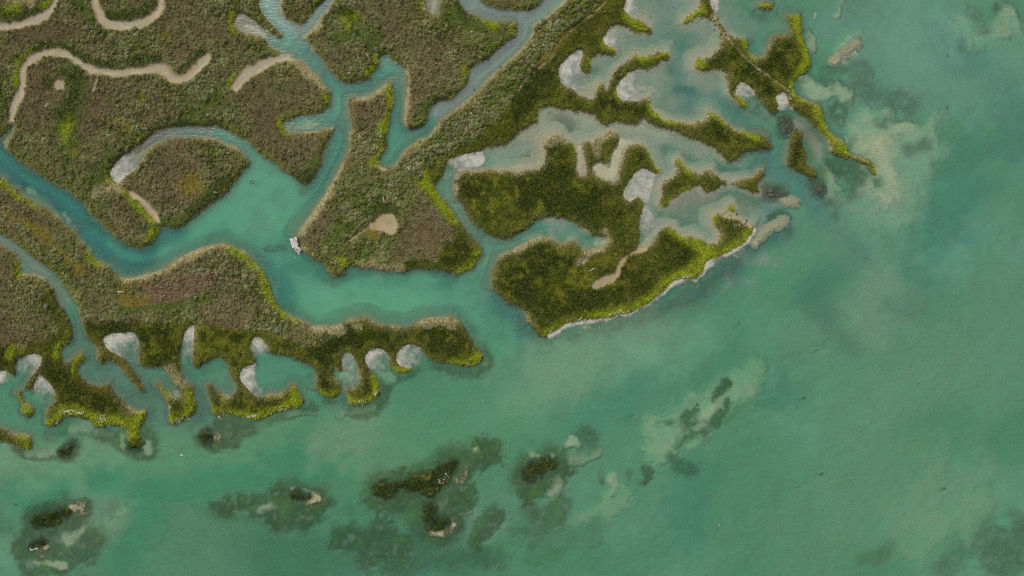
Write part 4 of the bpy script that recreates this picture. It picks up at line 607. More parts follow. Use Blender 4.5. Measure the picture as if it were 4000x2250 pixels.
def mat_water():
    m, nt, N, L = mat_new("silty_sea_water")
    out = N("ShaderNodeOutputMaterial")
    dep = attr(N, "depth")
    geo = N("ShaderNodeNewGeometry")
    ch = []
    for k in KD:
        mu = N("ShaderNodeMath"); mu.operation = "MULTIPLY"; mu.inputs[1].default_value = -k
        ex = N("ShaderNodeMath"); ex.operation = "EXPONENT"
        L(dep.outputs["Fac"], mu.inputs[0]); L(mu.outputs[0], ex.inputs[0]); ch.append(ex)
    cb = N("ShaderNodeCombineXYZ")
    for i in range(3): L(ch[i].outputs[0], cb.inputs[i])
    inv = N("ShaderNodeVectorMath"); inv.operation = "SUBTRACT"; inv.inputs[0].default_value = (1, 1, 1); L(cb.outputs[0], inv.inputs[1])
    silt = attr(N, "silt")
    wc = N("ShaderNodeVectorMath"); wc.operation = "MULTIPLY"
    L(silt.outputs["Color"], wc.inputs[0]); L(inv.outputs[0], wc.inputs[1])
    # wind ripples
    mp = N("ShaderNodeMapping"); L(geo.outputs["Position"], mp.inputs[0])
    mp.inputs["Rotation"].default_value = (0, 0, math.radians(14)); mp.inputs["Scale"].default_value = (.55, 1.9, 1)
    n1 = noise_node(N, L, 1.25, 5, .62, mp.outputs[0]); n1.inputs["Distortion"].default_value = .35
    n2 = noise_node(N, L, .05, 2, .5, geo.outputs["Position"])
    am = N("ShaderNodeMapRange"); am.inputs[1].default_value = .35; am.inputs[2].default_value = .65; am.inputs[3].default_value = .15; am.inputs[4].default_value = 1.0
    L(n2.outputs["Fac"], am.inputs[0])
    hm = N("ShaderNodeMath"); hm.operation = "MULTIPLY"; L(n1.outputs["Fac"], hm.inputs[0]); L(am.outputs[0], hm.inputs[1])
    bp = N("ShaderNodeBump"); bp.inputs["Strength"].default_value = .7; bp.inputs["Distance"].default_value = .12
    L(hm.outputs[0], bp.inputs["Height"])
    t = N("ShaderNodeBsdfTransparent"); d = N("ShaderNodeBsdfDiffuse"); add = N("ShaderNodeAddShader")
    L(cb.outputs[0], t.inputs[0]); L(wc.outputs[0], d.inputs[0]); L(bp.outputs[0], d.inputs["Normal"])
    L(t.outputs[0], add.inputs[0]); L(d.outputs[0], add.inputs[1])
    g = N("ShaderNodeBsdfGlossy"); g.inputs["Roughness"].default_value = .22; L(bp.outputs[0], g.inputs["Normal"])
    f = N("ShaderNodeFresnel"); f.inputs[0].default_value = 1.333; L(bp.outputs[0], f.inputs["Normal"])
    mx = N("ShaderNodeMixShader"); L(f.outputs[0], mx.inputs[0]); L(add.outputs[0], mx.inputs[1]); L(g.outputs[0], mx.inputs[2])
    L(mx.outputs[0], out.inputs[0])
    return m

KD = (1.75, .85, 1.05)
M_GROUND = mat_ground("marsh_soil")
M_MUD = mat_ground("dry_creek_mud", .75, 7, .22, .3, .3)
M_BED = mat_ground("sea_bed_sediment", .9, 5, .35, .2)
M_REEF = mat_ground("weed_crust", .7, 11, .6, .8, .3)
M_LEAF = mat_leaf("marsh_foliage")
M_WEED = mat_leaf("seaweed_frond", .15)
M_FOAM = mat_foam()
M_FLECK = mat_plain("stranded_foam", (.68, .68, .60), .6, .15)
M_BLEACH = mat_plain("bleached_wood", (.60, .57, .46), .7, .2)
M_DARKWOOD = mat_plain("waterlogged_wood", (.018, .026, .016), .6, .4)
M_STONE = mat_plain("weathered_masonry", (.50, .46, .43), .85, .3, 5)
M_STONE2 = mat_plain("pinkish_masonry", (.44, .35, .33), .85, .35, 5)
M_STONE3 = mat_plain("pale_dressed_stone", (.66, .64, .59), .85, .2, 4)
M_FLOAT = mat_plain("white_plastic", (.75, .76, .73), .4, .08)

# ================================================================= survey fields
N_A = fbm(9, 1, 4); N_B = fbm(2.2, 2, 4); N_C = fbm(.7, 3, 3); N_D = fbm(28, 4, 3)
land = np.zeros((NY, NX), bool); island_id = np.full((NY, NX), -1, np.int16)
R = 4.0
D = np.full((NY, NX), R, np.float32)
for k, (lab, t) in enumerate(LAND):
    p = chaikin(pts(t), True, 2)
    m = fill(p)
    island_id[m & (island_id < 0)] = k
    land |= m
    dist(p, True, R, D)
# joints where two outlines touch are not shores
sd = np.where(land, D, -D)
sd = sd + .17 * N_C + .22 * N_B * (np.abs(sd) < 3.5)
# nearest land id spread outwards for the sloping toes
for _ in range(34):
    un = island_id < 0
    for sh in ((0, 1), (0, -1), (1, 0), (-1, 0)):
        r = np.roll(island_id, sh, (0, 1))
        t = un & (r >= 0) & (island_id < 0)
        island_id[t] = r[t]

mud_in = np.full((NY, NX), -9, np.float32); N_E = fbm(4, 8, 3)
mud = np.zeros((NY, NX), np.float32); mud_id = np.full((NY, NX), -1, np.int16)
for k, (kind, lab, w, t) in enumerate(MUD):
    if w is None:
        p = chaikin(pts(t), True, 2)
        d = dist(p, True, 2.0); d = np.where(fill(p), d, -d)
    else:
        p = chaikin(pts(t), False, 2)
        d = w * (1.0 if w > 40 else 1.1) * U / 2 - dist(p, False, 4.0) + (.46 * N_E if w > 40 else 0)
    d = d + .18 * N_C + .12 * N_B * (0 if (w or 99) < 30 else 1)
    if kind == 'creek_bed': mud_in = np.maximum(mud_in, d)
    mm = sm(-.30, .30, d)
    mud_id[(d > 0) & (mm > mud)] = k
    mud = np.maximum(mud, mm)
mud = mud * sm(-.6, .2, sd)

def stroke(t, w, soft, s=S, nx=NX, ny=NY, wob=None):
    p = chaikin(pts(t), False, 2) if len(pts(t)) > 1 else pts(t).repeat(2, 0)
    half, so = w * U / 2, soft * U
    d = dist(p, False, half + so * 1.6 + .5, None, s, nx, ny)
    if wob is not None: d = d + wob * (.35 * so + .15 * half + .28)
    return sm(half + so, max(0, half - .25 * so), d) if False else 1 - sm(max(0, half - .25 * so), half + so, d)

scrub = np.zeros((NY, NX), bool)
for t in SCRUB: scrub |= fill(chaikin(pts(t), True, 1))
for _ in range(2): pass
scrubf = scrub.astype(np.float32)
def blur(F, n):
    k = 2 * n + 1
    for ax in (0, 1):
        c = np.cumsum(np.concatenate([np.repeat(F.take([0], ax), n + 1, ax), F, np.repeat(F.take([-1], ax), n, ax)], ax), ax, dtype=np.float64)
        F = ((c.take(range(k, c.shape[ax]), ax) - c.take(range(0, c.shape[ax] - k), ax)) / k).astype(np.float32)
    return F
scrubf = np.clip(blur(scrubf, 6) + .35 * N_B * (blur(scrubf, 10) > .02) * (blur(scrubf, 10) < .98), 0, 1)
P = {k: np.zeros((NY, NX), np.float32) for k in ("lime", "green", "yellow", "tan", "red", "dark")}
for k, w, t in PAINT:
    P[k] = np.maximum(P[k], stroke(t, w * (.62 if k == 'lime' else 1), w * (1.35 if k == 'lime' else .8), wob=1.2 * N_B + .7 * N_C + .5 * N_E))

# ---- which way each shore faces: 1 = weathered upper-left banks, 0 = lush lower-right banks
sb = blur(np.clip(sd, -3, 3).astype(np.float32), 8)
gy_, gx_ = np.gradient(sb, S)
face = sm(-.15, .35, -(gx_ * -.62 + gy_ * .78) / (np.hypot(gx_, gy_) + .05) + .25 * N_B)
LAG_T = "C1 1000,300 1500,150 1700,600 1300,900 1900,900 C2 0,100 1500,300 2000,700"
lagf = stroke(LAG_T, 900, 500, wob=N_B)
# ---- ground height of the islands
H = .40 + .07 * N_A + .05 * N_B
hl = np.where(sd > 0, H * sm(0, .75, sd) + .02 * N_C * sm(0, .5, sd), sd * (.95 - .55 * face + .20 * np.clip(N_A, -1, 1)) * (1 - .62 * lagf))
hm = .10 + .03 * N_B + .02 * N_C + .10 * (1 - sm(.0, 1.0, mud_in)) * (mud_in > -1)
hl = np.where(sd > 0, hl * (1 - mud) + np.minimum(hl, hm) * mud, hl)

# ---- sea bed on a coarser grid
S2 = .25; NX2, NY2 = (NX + 1) // 2, (NY + 1) // 2
k2 = dict(s=S2, nx=NX2, ny=NY2)
B_A = N_A[::2, ::2]; B_B = N_B[::2, ::2]; B_C = N_C[::2, ::2]; B_D = N_D[::2, ::2]
wob = fbm(3.5, 9, 4, **k2)
depth = .95 + .16 * B_D + .10 * B_A
weed = np.clip(.10 + .25 * B_A, 0, .3); sand = np.zeros_like(depth)
for dv, wv, sv, w, soft, t in BED:
    mk = stroke(t, w, soft, wob=wob + .5 * B_C, **k2)
    depth = depth * (1 - mk) + dv * mk
    weed = weed * (1 - mk) + wv * mk
    sand = sand * (1 - mk) + sv * mk
patch = fbm(1.3, 12, 4, **k2)
depth = np.maximum(.05, depth * (1 + .16 * B_B + .10 * patch))
weed = np.clip(weed * (1.30 + .60 * patch + .30 * fbm(.9, 14, 3, **k2)) + .15 * weed * B_C + .05 * patch, 0, 1)
sand = np.clip(sand * (1 + .35 * patch), 0, 1)
bank_weed = (1 - face[::2, ::2]) * sm(-3.2, -.5, sd[::2, ::2] + .8 * wob) * (1 - lagf[::2, ::2]) * sm(-.6, .4, B_A + .5 * wob + .35)
weed = np.maximum(weed, .85 * bank_weed); sand = sand * (1 - bank_weed)
for q_, (lab, top, t) in enumerate(REEF):
    p = chaikin(pts(t), True, 2); wr = 4.5 if q_ < 6 else 1.8
    d = dist(p, True, wr + 2, None, **k2); d = np.where(fill(p, **k2), d, -d)
    h_ = sm(-wr, -.1, d + wr * .35 * wob)
    weed = np.maximum(weed, np.clip(h_ * 1.25, 0, 1) * (.97 + .25 * np.minimum(patch, 0)))
    depth = depth * (1 - h_ * .85) + .20 * h_ * .85; sand = sand * (1 - h_)
for t, w_, so_, sv_ in CREAM:
    mk = stroke(t, w_, so_, wob=wob + .5 * B_C, **k2)
    mk = mk * .9; depth = depth * (1 - mk) + (.11 if w_ > 100 else .24) * mk; sand = np.maximum(sand, sv_ * mk * (1 if w_ > 100 else .75)); weed = weed * (1 - mk)
bed = -depth
bed = np.minimum(bed, np.where(sd[::2, ::2] > .1, -.6, 9))

# ---- reefs and bare sand
reef_h = np.full((NY, NX), -9, np.float32); reef_masks = []
def mound(t, top, toe, rough):
    p = chaikin(pts(t), True, 2)
    d = dist(p, True, 3.0); d = np.where(fill(p), d, -d) + .42 * N_C + .38 * N_B
    h = np.where(d > 0, top * sm(-.2, .9, d) + rough * (N_C + .8 * N_B) * sm(0, .5, d), d * toe)
    return d, h
for lab, top, t in REEF:
    d, h = mound(t, top, .28, .12)
    h = h - (.06 if 'speckled' in lab else .12); reef_masks.append((lab, d, h)); reef_h = np.maximum(reef_h, np.where(d > -1.6, h, -9))
sand_masks = []
for lab, t in SANDCAP:
    d, h = mound(t, -.05, .22, .05)
    sand_masks.append((lab, d, h)); reef_h = np.maximum(reef_h, np.where(d > -.9, h, -9))

# ================================================================= setting: bed, water
mudc, sandc, weedc = col(.27, .26, .19), col(.52, .47, .31), col(.028, .062, .014)
bt = mix(np.broadcast_to(mudc, depth.shape + (3,)), sandc, np.clip(sand, 0, 1))
bt = mix(bt, weedc + col(.05, .075, .006) * np.clip(patch + .3 * B_A, 0, 1)[..., None], weed)
RINGX = [-3000, X0, X0 + (NX2 - 1) * S2, 3000]; RINGY = [-3000, Y0, Y0 + (NY2 - 1) * S2, 3000]
def add_ring(me_name, V, F, attrs, z, vals):
    b = len(V)
    RV = np.array([(x, y, z) for y in RINGY for x in RINGX], float)
    RF = np.array([[b + j * 4 + i, b + j * 4 + i + 1, b + (j + 1) * 4 + i + 1, b + (j + 1) * 4 + i] for j in range(3) for i in range(3) if not (i == 1 and j == 1)])
    V = np.vstack([V, RV]); F = np.vstack([F, RF])
    for k in attrs:
        A = attrs[k]
        attrs[k] = np.vstack([A, np.tile(vals[k], (16, 1))]) if A.ndim == 2 else np.concatenate([A, np.full(16, vals[k])])
    return mesh_np(me_name, V, F, attrs, True)
def full_grid(cells, Z):
    j, i = np.nonzero(cells); nx = NX2
    F = np.stack([j * nx + i, j * nx + i + 1, (j + 1) * nx + i + 1, (j + 1) * nx + i], 1)
    used, inv = np.unique(F, return_inverse=True)
    V = np.stack([X0 + (used % nx) * S2, Y0 + (used // nx) * S2, Z.ravel()[used]], 1)
    return V, inv.reshape(F.shape), used
V, F, used = full_grid(np.ones((NY2 - 1, NX2 - 1), bool), bed)
o = link("seabed", add_ring("seabed", V, F, {"tint": bt.reshape(-1, 3)[used]}, -1.0, {"tint": mudc}), M_BED)
tag(o, "pale silty sea bed with dark weed beds and light sand shoals under shallow water", "sea bed", None, "structure")
# water: depth is measured to whatever lies below it
solid = np.maximum(np.maximum(bed, np.where(sd > -3, hl, -9)[::2, ::2]), reef_h[::2, ::2])
wd = np.clip(-solid, 0, 3)
yy, xx = np.meshgrid(ys[::2], xs[::2], indexing="ij")
def drift(seed, lu, lv, ang=.5):
    r = np.random.default_rng(seed); g = (r.random((256, 256)) * 2 - 1).astype(np.float32)
    out = 0; a = 1.0
    for o_ in range(4):
        u = (xx * math.cos(ang) + yy * math.sin(ang) + 1.5 * wob) / lu * 2 ** o_ + 500; v = (-xx * math.sin(ang) + yy * math.cos(ang) + 2.0 * B_A) / lv * 2 ** o_ + 500
        iu, iv = u.astype(int), v.astype(int); tu, tv = u - iu, v - iv
        tu = tu * tu * (3 - 2 * tu); tv = tv * tv * (3 - 2 * tv)
        q = lambda i, j: g[(iu + i) % 256, (iv + j) % 256]
        out = out + a * ((q(0, 0) * (1 - tu) + q(1, 0) * tu) * (1 - tv) + (q(0, 1) * (1 - tu) + q(1, 1) * tu) * tv); a *= .5
    return (out / 1.6).astype(np.float32)
DR = drift(5, 26, 9)
siltf = np.clip(.45 + .45 * B_D + .15 * B_A + 1.0 * DR, 0, 1)
silt = mix(np.broadcast_to(SILT_A, wd.shape + (3,)), SILT_B, siltf)
shelt = sm(.0, .55, blur(land[::2, ::2].astype(np.float32), 40))          # the creeks run bluer than the open bay
silt = mix(silt, SILT_C, .55 * shelt)
south = sm(8, -22, yy + 10 * wob)
def tone(c_): return c_ * mix(np.broadcast_to(col(.88, 1.03, .93), yy.shape + (3,)), col(.81, 1.04, .85), south)
silt = tone(silt)
silt = mix(silt, SILT_L, .80 * lagf[::2, ::2] * np.clip(.85 + .5 * wob + .4 * B_A, .3, 1.1))
for c_, st_, w_, so_, t_ in SILT:
    silt = mix(silt, (tone(np.array(c_, np.float32)) if c_[0] < .16 else np.array(c_, np.float32)), min(1, st_ * 1.2) * stroke(t_, w_, so_, wob=wob, **k2))
keep = ~(sd[::2, ::2] > 1.2)
silt = silt * .96 + .04 * (silt @ np.array((.25, .6, .15), np.float32))[..., None]
V, F, used = full_grid(cell_of(keep), np.zeros_like(wd))
o = link("water", add_ring("water", V, F, {"depth": wd.ravel()[used], "silt": silt.reshape(-1, 3)[used]}, 0.0, {"depth": .95, "silt": (SILT_A + SILT_B) / 2}), mat_water())
tag(o, "shallow milky turquoise-green water filling the bay and every creek", "water", None, "structure")

# ================================================================= islands, creek beds, pans
soil = mix(np.broadcast_to(col(.135, .12, .06), (NY, NX, 3)), col(.09, .085, .03), sm(-.4, .6, N_B))
soil = mix(soil, col(.065, .065, .015), (1 - scrubf) * .7)
bank = (1 - sm(.1, .8 + .5 * np.clip(N_B, -1, 1), sd))
soil = mix(soil, col(.34, .29, .17), bank * (.10 + .70 * face * sm(-.5, .5, N_A + .5 * N_B)))
soil = mix(soil, col(.34, .30, .17), P["tan"] * .8)
soil = mix(soil, col(.20, .21, .03), P["lime"] * .6)
soil = mix(soil, mix(np.broadcast_to(col(.20, .185, .12), (NY, NX, 3)), col(.40, .36, .27), lagf), 1 - sm(-.5, -.02, sd))
soil = mix(soil, col(.36, .32, .22), lagf * (1 - sm(-.1, .35, sd)) * .8)
mudcol = mix(np.broadcast_to(col(.31, .250, .148), (NY, NX, 3)), col(.245, .205, .128), sm(-.5, .5, N_B))
mudcol = mix(mudcol, col(.30, .215, .11), .6 * sm(.0, .7, N_A))
mudcol = mix(mudcol, col(.20, .19, .055), .6 * sm(.35, .9, N_C + .6 * N_B))
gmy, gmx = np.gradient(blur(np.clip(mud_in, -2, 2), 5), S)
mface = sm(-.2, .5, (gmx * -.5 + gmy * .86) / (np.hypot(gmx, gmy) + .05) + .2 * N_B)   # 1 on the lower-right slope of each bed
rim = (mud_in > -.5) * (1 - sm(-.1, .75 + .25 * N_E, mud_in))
mudcol = mix(mudcol, mix(np.broadcast_to(col(.10, .085, .04), (NY, NX, 3)), col(.30, .235, .125), mface), .85 * rim)  # upper-left rims darkened for plants and painted slope shading
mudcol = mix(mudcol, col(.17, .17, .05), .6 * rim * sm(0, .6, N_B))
rill = np.abs(mud_in - .95 - .35 * N_E - .12 * N_B)
mudcol = mix(mudcol, col(.38, .345, .27), .75 * (mud_in > 0) * (1 - sm(.08, .42, rill)))
mudcol = mix(mudcol, col(.14, .125, .085), .7 * (mud_in > .5) * (1 - sm(.02, .12, np.abs(rill - .1))))
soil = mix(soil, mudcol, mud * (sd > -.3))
toe = sd > -2.6
is_mud = (mud > .5) & (sd > 0.0)
cmud = is_mud[:-1, :-1]
for k, (lab, t) in enumerate(LAND):
    cells = (island_id == k)[:-1, :-1] & cell_of(toe) & ~cmud
    cells &= (hl[:-1, :-1] > -1.6)
    if not cells.any(): continue
    o = link("marsh_island", grid_mesh("marsh_island", cells, hl, {"tint": soil}), M_GROUND)
    tag(o, lab, "marsh", "marsh islands cut up by tidal creeks", "structure")
for k, (kind, lab, w, t) in enumerate(MUD):
    cells = cmud & (mud_id == k)[:-1, :-1]
    if cells.sum() < 8: continue
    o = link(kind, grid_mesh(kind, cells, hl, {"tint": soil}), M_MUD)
    tag(o, lab, {"creek_bed": "creek bed", "mud_pan": "mud pan", "footpath": "path", "shell_bank": "shell bank", "sand_spit": "sand spit"}[kind], None, "structure")

# ================================================================= vegetation
def jitter(step, seed):
    r = np.random.default_rng(seed)
    gx, gy = np.meshgrid(np.arange(X0 + 1, X0 + NX * S - 1, step), np.arange(Y0 + 1, Y0 + NY * S - 1, step))
    x = gx.ravel() + (r.random(gx.size) - .5) * step * .95; y = gy.ravel() + (r.random(gx.size) - .5) * step * .95
    return x, y, r

def leaf_quads(c, u, v, tint):
    """c centre, u / v half axes (n,3); tint (n,3)"""
    n = len(c)
    V = np.empty((n, 4, 3), np.float32)
    V[:, 0] = c - u - v * .7; V[:, 1] = c + u - v; V[:, 2] = c + u * .8 + v; V[:, 3] = c - u * .9 + v * .8
    return V.reshape(-1, 3), np.arange(n * 4).reshape(n, 4), {"tint": np.repeat(tint, 4, 0)}

def rand_dir(r, n, up=.0):
    d = r.normal(size=(n, 3)); d[:, 2] = d[:, 2] + up
    return d / np.linalg.norm(d, axis=1, keepdims=True)

def veg_tint(x, y, r, zone):
    """leaf colours of the plants growing at x, y, with hollow shade painted in"""
    n = len(x); a, b, c, d = (samp(f, x, y) for f in (N_A, N_B, N_C, N_D))
    e = r.random(n)
    if zone == "scrub":
        t = mix(np.broadcast_to(col(.212, .188, .092), (n, 3)), col(.148, .182, .048), sm(-.30, .50, a * .7 + b * .4 - .5 * d + .35 * (e - .5)))
        t = mix(t, col(.30, .27, .175), sm(.15, .95, b + .7 * a + .5 * (e - .5)) * .40)
        t = mix(t, col(.16, .115, .055), sm(.15, .9, -a + .8 * (e - .5)) * .5)
        t = mix(t, col(.125, .165, .028), sm(.15, .9, -b + .6 * a - .4 * d + .5 * (e - .5)) * .65)
        t = t * np.clip(1 + .22 * b + .22 * c + .12 * a, .55, 1.4)[:, None]
    else:
        t = mix(np.broadcast_to(col(.066, .096, .009), (n, 3)), col(.155, .168, .018), sm(-.15, .8, b * .8 + .7 * c + .9 * (e - .5)))
        t = mix(t, col(.21, .150, .040), sm(.45, 1.2, c + a * .5 + 1.2 * (e - .5)) * .4)
        t = mix(t, col(.030, .042, .006), sm(-.1, .7, -a * .8 - b * .5 - .35 * c) * .75)
        t = mix(t, col(.25, .27, .022), sm(.15, .9, d * .8 + .5 * b + .5 * c) * .55)
        t = t * 1.25
    s = samp(sd, x, y)
    fr = 1 - sm(.3, 1.9 + .8 * b, s); fa = samp(face, x, y)[:, None]
    t = mix(t, col(.17, .20, .035) * (1 - fa) + col(.31, .265, .115) * fa, fr * (.70 - .30 * fa * sm(.4, -.4, samp(N_A, x, y))[:, None] )[:, 0]) if False else mix(t, col(.17, .20, .035) * (1 - fa) + col(.30, .26, .095) * fa, fr * (.68 - .38 * fa[:, 0] * (1 - sm(-.4, .4, a))))
    t = mix(t, mix(np.broadcast_to(col(.045, .095, .010), (n, 3)), col(.12, .20, .016), e * .9 + .3 * b), samp(P["green"], x, y) * .9 * (.6 + .4 * e))
    t = mix(t, mix(np.broadcast_to(col(.30, .24, .025), (n, 3)), col(.20, .17, .03), e), samp(P["yellow"], x, y) * .85)
    t = mix(t, col(.26, .165, .11), samp(P["red"], x, y) * .65)
    t = mix(t, mix(np.broadcast_to(col(.44, .53, .018), (n, 3)), col(.24, .33, .014), e), np.clip(samp(P["lime"], x, y) * 1.25 - 1.0 * np.clip(-c - .5 * b - .15, 0, .8), 0, 1) * .94)
    t = mix(t, col(.022, .048, .006), samp(P["dark"], x, y) * .85 * (.5 + .5 * e))  # dark green growth, with the shade of hollows painted into it
    t = mix(t, col(.42, .37, .20), samp(P["tan"], x, y) * .7)
    return (t * (1.32 if zone == 'scrub' else 1.0) * (.82 + .36 * r.random((n, 1)))).astype(np.float32)

# --- shrubs: a mound of small leaves over a few stems
def shrub_leaves(cx, cy, cz, rad, tint, r, per):
    n = len(cx)
    d = rand_dir(r, n * per, .55); d[:, 2] = np.abs(d[:, 2])
    k = np.repeat(np.arange(n), per)
    q = .55 + .45 * r.random(n * per) ** .6
    R_ = rad[k] * q
    sq = (.75 + .5 * r.random(n))[k]
    c = np.stack([cx[k] + d[:, 0] * R_ * sq, cy[k] + d[:, 1] * R_ / sq, cz[k] + .05 + d[:, 2] * R_ * 1.05], 1)
    nrm = d + .75 * rand_dir(r, n * per)
    u = np.cross(nrm, rand_dir(r, n * per)); u /= np.linalg.norm(u, axis=1, keepdims=True) + 1e-6
    v = np.cross(nrm, u); v /= np.linalg.norm(v, axis=1, keepdims=True) + 1e-6
    sz = (.045 + .05 * r.random(n * per))[:, None] * (.7 + .6 * rad[k][:, None])
    ti = tint[k] * (.84 + .32 * r.random((n * per, 1)))
    return leaf_quads(c, u * sz, v * sz * 1.3, ti)

x, y, r = jitter(.60, 21)
s_, m_, sc_ = samp(sd, x, y), samp(mud, x, y), samp(scrubf, x, y)
lowv = np.maximum(samp(P["lime"], x, y), np.maximum(.8 * samp(P["green"], x, y), np.maximum(samp(P["yellow"], x, y), np.maximum(samp(P["tan"], x, y), samp(P["dark"], x, y)))))
ok = (s_ > .45) & (m_ < .25) & (sc_ > .25 + .6 * r.random(len(x))) & (lowv < .25 + .6 * r.random(len(x))) & (r.random(len(x)) < .62 + .60 * samp(N_A, x, y) + .25 * samp(N_D, x, y) + .3 * samp(N_B, x, y))
x, y = x[ok], y[ok]
rad = .17 + .26 * r.random(len(x)) ** 2.0 + .16 * np.clip(samp(N_A, x, y), 0, 1)
z = samp(hl, x, y)
tint = veg_tint(x, y, r, "scrub") * (.88 + .26 * r.random((len(x), 1)))
# the biggest ones in view become single shrubs
inview = (np.abs(x) < 98) & (np.abs(y) < 55)
score = rad * inview + (np.linalg.norm(np.stack([x, y], 1)[:, None] - pts(BIGSHRUB)[None], axis=2).min(1) < 1.2) * .25 * inview
order = np.argsort(-score)
single, picked = [], np.zeros(len(x), bool)
for i in order:
    if len(single) >= 300: break
    if all((x[i] - x[j]) ** 2 + (y[i] - y[j]) ** 2 > 1.4 for j in single): single.append(i); picked[i] = True
rest = ~picked
Vq, Fq, Aq = shrub_leaves(x[rest], y[rest], z[rest], rad[rest], tint[rest], r, 50)
o = link("scrub", mesh_np("scrub", Vq, Fq, Aq), M_LEAF)
tag(o, "dense low grey-brown scrub covering the inner parts of the marsh", "scrub", None, "stuff")
variants = []
for v_ in range(14):
    rr = np.random.default_rng(500 + v_)
    base = [col(.29, .255, .145), col(.265, .25, .13), col(.23, .245, .10), col(.275, .235, .125), col(.32, .29, .18), col(.21, .225, .085)][v_ % 6]
    Vq, Fq, Aq = shrub_leaves(np.zeros(1), np.zeros(1), np.zeros(1), np.ones(1) * .6, base[None] * 1.0, rr, 130)
    cr = mesh_np("shrub_crown", Vq, Fq, Aq); cr.materials.append(M_LEAF)
    bm = bmesh.new()
    for q in range(5):
        an = q * 1.26 + rr.random(); tip = Vector((math.cos(an) * .3, math.sin(an) * .3, .38 + .15 * rr.random())); up = tip.normalized()
        sv = up.cross(Vector((0, 0, 1))).normalized(); tv = up.cross(sv)
        lo = [bm.verts.new((sv * math.cos(w_) + tv * math.sin(w_)) * .022 + Vector((0, 0, -.08))) for w_ in (0, 2.1, 4.2)]
        hi = [bm.verts.new(tip + (sv * math.cos(w_) + tv * math.sin(w_)) * .007) for w_ in (0, 2.1, 4.2)]
        for w_ in range(3): bm.faces.new((lo[w_], lo[(w_ + 1) % 3], hi[(w_ + 1) % 3], hi[w_]))
        bm.faces.new(hi)
    st = bpy.data.meshes.new("shrub_stems"); bm.to_mesh(st); bm.free(); st.materials.append(M_DARKWOOD)
    variants.append((cr, st))
SHRUB_AT = {0: "broad upper left marsh", 1: "little marsh point hanging from the top edge", 2: "marsh island with the downward lobe at the top", 3: "small islet at the top edge", 4: "long ridge and its triangular island", 14: "long marsh bank with scalloped bays", 15: "marsh by the left edge with the lime shore"}
for i in single:
    k = int(samp(island_id, x[i:i + 1], y[i:i + 1])[0])
    cr, st = variants[int(r.integers(14))]
    e = bpy.data.objects.new("shrub", None); C.objects.link(e)
    e.location = (x[i], y[i], z[i]); e.rotation_euler = (0, 0, r.random() * 6.28)
    f = (rad[i] + .10) / .6; e.scale = (f, f * (.85 + .3 * r.random()), f * .95)
    e.empty_display_size = .3
    tag(e, "large rounded grey shrub in the " + SHRUB_AT.get(k, "outer marsh grass"), "shrub", "single shrubs of the " + SHRUB_AT.get(k, "outer marsh"))
    link("crown", cr, None, e); link("stem", st, None, e)

# --- grasses and herbs: leaning blades
def blades(step, seed, zone, keepfn, ln, wd_):
    x, y, r = jitter(step, seed)
    k = (samp(sd, x, y) > .02 + .10 * r.random(len(x))) & (samp(mud, x, y) < .15 + .75 * r.random(len(x)) ** 2.5)
    x, y = x[k], y[k]
    k = keepfn(x, y, r); x, y = x[k], y[k]; n = len(x)
    t = veg_tint(x, y, r, zone)
    az = r.random(n) * 6.283; ti = np.radians(25 + 55 * r.random(n)); L_ = ln * (.6 + .8 * r.random(n)); W_ = wd_ * (.6 + .8 * r.random(n))
    dx, dy, dz = np.sin(ti) * np.cos(az), np.sin(ti) * np.sin(az), np.cos(ti)
    ax = np.stack([dx, dy, dz], 1); sdv = np.stack([-np.sin(az), np.cos(az), np.zeros(n)], 1)
    c = np.stack([x, y, samp(hl, x, y) - .02], 1) + ax * (L_ * .5)[:, None]
    return leaf_quads(c, sdv * (W_ * .5)[:, None], ax * (L_ * .5)[:, None], t)

g = blades(.135, 31, "grass", lambda x, y, r: (samp(scrubf, x, y) < .2 + .6 * r.random(len(x))) & (samp(P["lime"], x, y) < .25 + .6 * r.random(len(x))), .34, .11)
o = link("saltmarsh_grass", mesh_np("saltmarsh_grass", *g), M_LEAF)
tag(o, "dark olive salt marsh grass carpeting the outer islands and lower banks", "grass", None, "stuff")
g = blades(.125, 33, "scrub", lambda x, y, r: (samp(scrubf, x, y) > .3 + .3 * r.random(len(x))) & (samp(P["lime"], x, y) < .25 + .6 * r.random(len(x))), .26, .13)
o = link("undergrowth", mesh_np("undergrowth", *g), M_LEAF)
tag(o, "low mixed undergrowth between the shrubs and along the creek banks", "undergrowth", None, "stuff")
g = blades(.125, 35, "grass", lambda x, y, r: samp(P["lime"], x, y) >= .25 + .6 * r.random(len(x)), .26, .13)
o = link("glasswort", mesh_np("glasswort", *g), M_LEAF)
tag(o, "bright lime-green glasswort lining the seaward edges of the marsh", "glasswort", None, "stuff")

